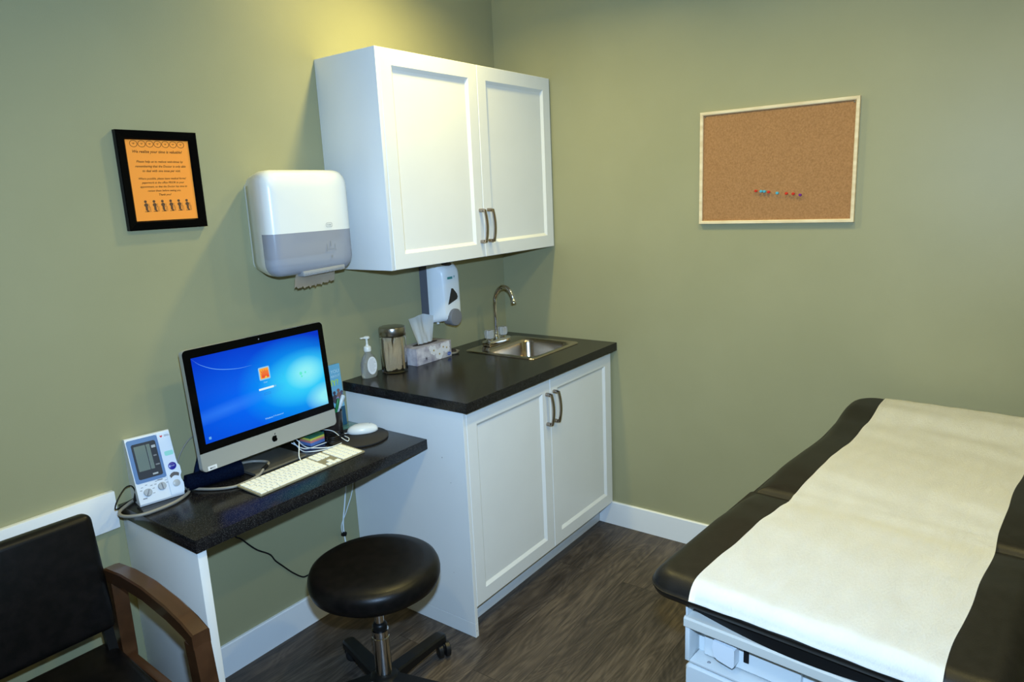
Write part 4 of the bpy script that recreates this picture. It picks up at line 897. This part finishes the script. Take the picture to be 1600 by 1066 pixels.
# ------------------------------------------------------------------ exam table
AX, AY, AR = -1.589, -1.644, R(-4.8)
t = thing('exam_table', 'white medical exam table with dark padded top along the right', 'exam table', (AX, AY, 0), AR)
def prof(s):
    P = [(-.05, .822), (0, .825), (.3, .824), (.43, .816), (.55, .802), (.62, .806), (.75, .812), (.93, .808), (1.08, .805), (1.22, .812), (1.38, .832), (1.5, .836), (1.6, .836)]
    for (a, za), (b, zb) in zip(P[:-1], P[1:]):
        if s <= b:
            u = (s-a)/(b-a); u = u*u*(3-2*u); return za+(zb-za)*u
    return .83
def cushion(name, s0, s1, t0, t1, zb, Rr=.045, rc=(.06, .06, .06, .06), m=None, Re0=None, dip0=0, dip1=0, hourglass=None):
    NS, NT, NC = 46, 14, 8
    def outline(ins):
        out = []
        def corner(cx, cy, r, a0):
            for i in range(NC+1):
                a = R(a0+90*i/NC); out.append((cx+r*math.cos(a), cy+r*math.sin(a)))
        r = [max(q-ins, .004) for q in rc]; S0, S1, T0, T1 = s0+ins, s1-ins, t0+ins, t1-ins
        # order: (S1,T1),(S0,T1),(S0,T0),(S1,T0)
        corner(S1-r[0], T1-r[0], r[0], 0)
        for i in range(1, NS): out.append((S1-r[0]+(S0+r[1]-S1+r[0])*i/NS, T1))
        corner(S0+r[1], T1-r[1], r[1], 90)
        for i in range(1, NT): out.append((S0, T1-r[1]+(T0+r[2]-T1+r[1])*i/NT))
        corner(S0+r[2], T0+r[2], r[2], 180)
        for i in range(1, NS): out.append((S0+r[2]+(S1-r[3]-S0-r[2])*i/NS, T0))
        corner(S1-r[3], T0+r[3], r[3], 270)
        for i in range(1, NT): out.append((S1, T0+r[3]+(T1-r[0]-T0-r[3])*i/NT))
        return out
    def squeeze(s, tt):
        if hourglass:
            c = (t0+t1)/2; k = 1-hourglass(s); return c+(tt-c)*k
        return tt
    rings = []
    b_ = .018
    rings.append([Vector((x, squeeze(x, y), zb)) for x, y in outline(b_+.03)]); rings.append([Vector((x, squeeze(x, y), zb)) for x, y in outline(b_)])
    rings.append([Vector((x, squeeze(x, y), zb+.005)) for x, y in outline(.006)]); rings.append([Vector((x, squeeze(x, y), zb+.018)) for x, y in outline(0)])
    for k in range(0, 8):
        a = R(90*k/7); ins = Rr*(1-math.cos(a)); dz = -Rr*(1-math.sin(a))
        rings.append([Vector((x, squeeze(x, y), max(prof(x)+dz, zb+.02))) for x, y in outline(ins)])
    last = outline(Rr); cy = (t0+t1)/2
    for k in range(1, 9):
        u = k/8; q = []
        for x, y in last:
            sx_ = min(max(x, s0+(t1-t0)*.5), s1-(t1-t0)*.5) if (s1-s0) > (t1-t0) else (s0+s1)/2
            X_ = x+(sx_-x)*u; Y_ = y+(cy-y)*u; q.append(Vector((X_, squeeze(X_, Y_), prof(X_)+.002*u)))
        rings.append(q)
    bm = bmesh.new(); loft(bm, rings, cap0=True, cap1=False); bmesh.ops.remove_doubles(bm, verts=bm.verts[:], dist=.0002)
    return link_mesh(name, bm, m, t, smooth=70)
TL_, TR_ = .100, -.548
cushion('seat_cushion', -.022, .552, TR_, TL_, .772, .044, (.012, .06, .06, .012), brown_vinyl)
cushion('back_cushion', .548, 1.500, TR_, TL_, .765, .040, (.09, .014, .014, .09), brown_vinyl, hourglass=lambda s: .035*math.exp(-((s-1.08)/.16)**2))
base_m = mat('cream_enamel', (.54, .57, .57), .34)
bm = bmesh.new()
bw0, bw1 = .010, -.458; pts = []
nb = 16
front = [(.028-.032*math.sin(math.pi*i/nb), bw0-.005+(bw1-bw0+.010)*i/nb) for i in range(nb+1)]
poly = [(s_, t_) for s_, t_ in front]+[(1.40, bw1+.005), (1.40, bw0-.005)]
prism(bm, poly, .7425, .7715, 'z'); 
link_mesh('top_board', bm, black_pl, t, smooth=40)
# cabinet base : carcass with recessed front shelf
bm = bmesh.new()
add_box(bm, .045, 1.36, bw1, bw0, .08, .741, .002)
add_box(bm, .000, .046, bw0-.010, bw0, .640, .741, .001); add_box(bm, .000, .046, bw1, bw1+.010, .640, .741, .001)
add_box(bm, .000, .046, bw1+.0105, bw0-.0105, .638, .644, .001)
add_box(bm, .002, 1.36, bw0-.004, bw0, .742, .7715, .001); 
link_mesh('carcass', bm, base_m, t, smooth=40)
bm = bmesh.new(); loft(bm, [[Vector((x, y, z)) for x, z in ((.046, .718), (-.002, .718), (-.005, .721), (-.005, .738), (-.001, .7415), (.046, .7415))] for y in (bw0+.001, bw1-.001)])
rl = link_mesh('front_rail', bm, mat('cream_rail', (.50, .49, .44), .35), t, smooth=30)
bm = bmesh.new(); add_box(bm, .030, .044, -.215, -.018, .648, .712, .002); link_mesh('recess_panel', bm, base_m, t)
bm = bmesh.new(); loft(bm, [[Vector((x, y, z)) for y, z in ((-.050, .708), (-.090, .706), (-.094, .702), (-.094, .666), (-.090, .661), (-.060, .667), (-.052, .672), (-.047, .692))] for x in (.0295, .010, .004)])
lt = link_mesh('latch', bm, mat('latch_white', (.60, .64, .67), .28), t, smooth=30); 
bm = bmesh.new(); lathe(bm, [(.004, .6442), (.003, .6455)], 10, (.016, -.036, 0)); link_mesh('screw', bm, grey_pl, t)
bm = bmesh.new(); add_box(bm, .028, .036, -.114, -.103, .668, .700, .001); link_mesh('latch_slot', bm, black_pl, t)
# drawer front below with oval pull opening
bm = bmesh.new()
def dy(a, b, r, x): return [Vector((x, p, q)) for p, q in rrect(a, b, r, 6, (bw0+bw1)/2, .545)]
loft(bm, [dy(.234, .088, .012, .044), dy(.234, .088, .012, .004), dy(.230, .084, .012, -.002), dy(.206, .052, .020, -.002), dy(.200, .046, .018, .012)], cap1=False)
dr = link_mesh('drawer', bm, base_m, t, smooth=40)
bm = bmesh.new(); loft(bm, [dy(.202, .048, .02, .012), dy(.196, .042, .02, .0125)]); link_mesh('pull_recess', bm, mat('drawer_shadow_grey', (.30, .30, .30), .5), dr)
bm = bmesh.new(); tube(bm, [(.006, bw0-.055, .582), (.006, bw1+.055, .582)], .010, 12, spline=False); link_mesh('handle', bm, base_m, dr, smooth=50)
box('drawer', -.002, .044, bw1, bw0, .27, .450, base_m, t, bev=.004)
box('plinth', .06, 1.34, bw1+.02, bw0-.02, 0, .08, grey_pl, t, bev=.002)

# paper
paper_m = noise_col(mat('crepe_paper', (.80, .80, .74), .75, spec=.2), (.87, .87, .83), (.90, .90, .87), 9, 6, (1, 3, 1), bump=.5, bscale=120)
bm = bmesh.new(); path = []
Rr = .036; s0c = -.022
path.append((s0c-.0045, .796)); path.append((s0c-.004, .798))
for k in range(1, 8):
    a = R(90*k/7); s_ = s0c+Rr*(1-math.cos(a)); path.append((s_-.004*math.cos(a), prof(s_)-Rr*(1-math.sin(a))+.003))
s_ = .03
while s_ < 1.455:
    path.append((s_, prof(s_)+.0032+(.004*math.exp(-((s_-.55)/.02)**2)))); s_ += .02
for k in range(6, -1, -1):
    a = R(90*k/7); s_ = 1.5-.040*(1-math.cos(a)); path.append((s_+.004*math.cos(a), prof(s_)-.040*(1-math.sin(a))+.003))
path.append((1.5045, .775))
NT = 24; vs = []
for (s_, z_) in path:
    row = []
    for i in range(NT+1):
        u = i/NT; e = .003*math.sin(s_*9+1)+.002*math.sin(s_*23); tt = -.011+e-.437*u
        row.append(bm.verts.new((s_, tt, z_+.0022*math.sin(math.pi*u)+.0006*math.sin(s_*60+u*9)+.0006*math.sin(u*31+s_*7))))
    vs.append(row)
for a_, b_ in zip(vs[:-1], vs[1:]):
    for i in range(NT): bm.faces.new((a_[i], a_[i+1], b_[i+1], b_[i]))
bmesh.ops.solidify(bm, geom=bm.faces[:], thickness=-.0008)
pp = link_mesh('exam_paper', bm, paper_m, None, smooth=60, loc=(AX, AY, 0)); pp.rotation_euler = (0, 0, AR)
tag(pp, 'white crepe paper strip covering the middle of the exam table', 'paper sheet')
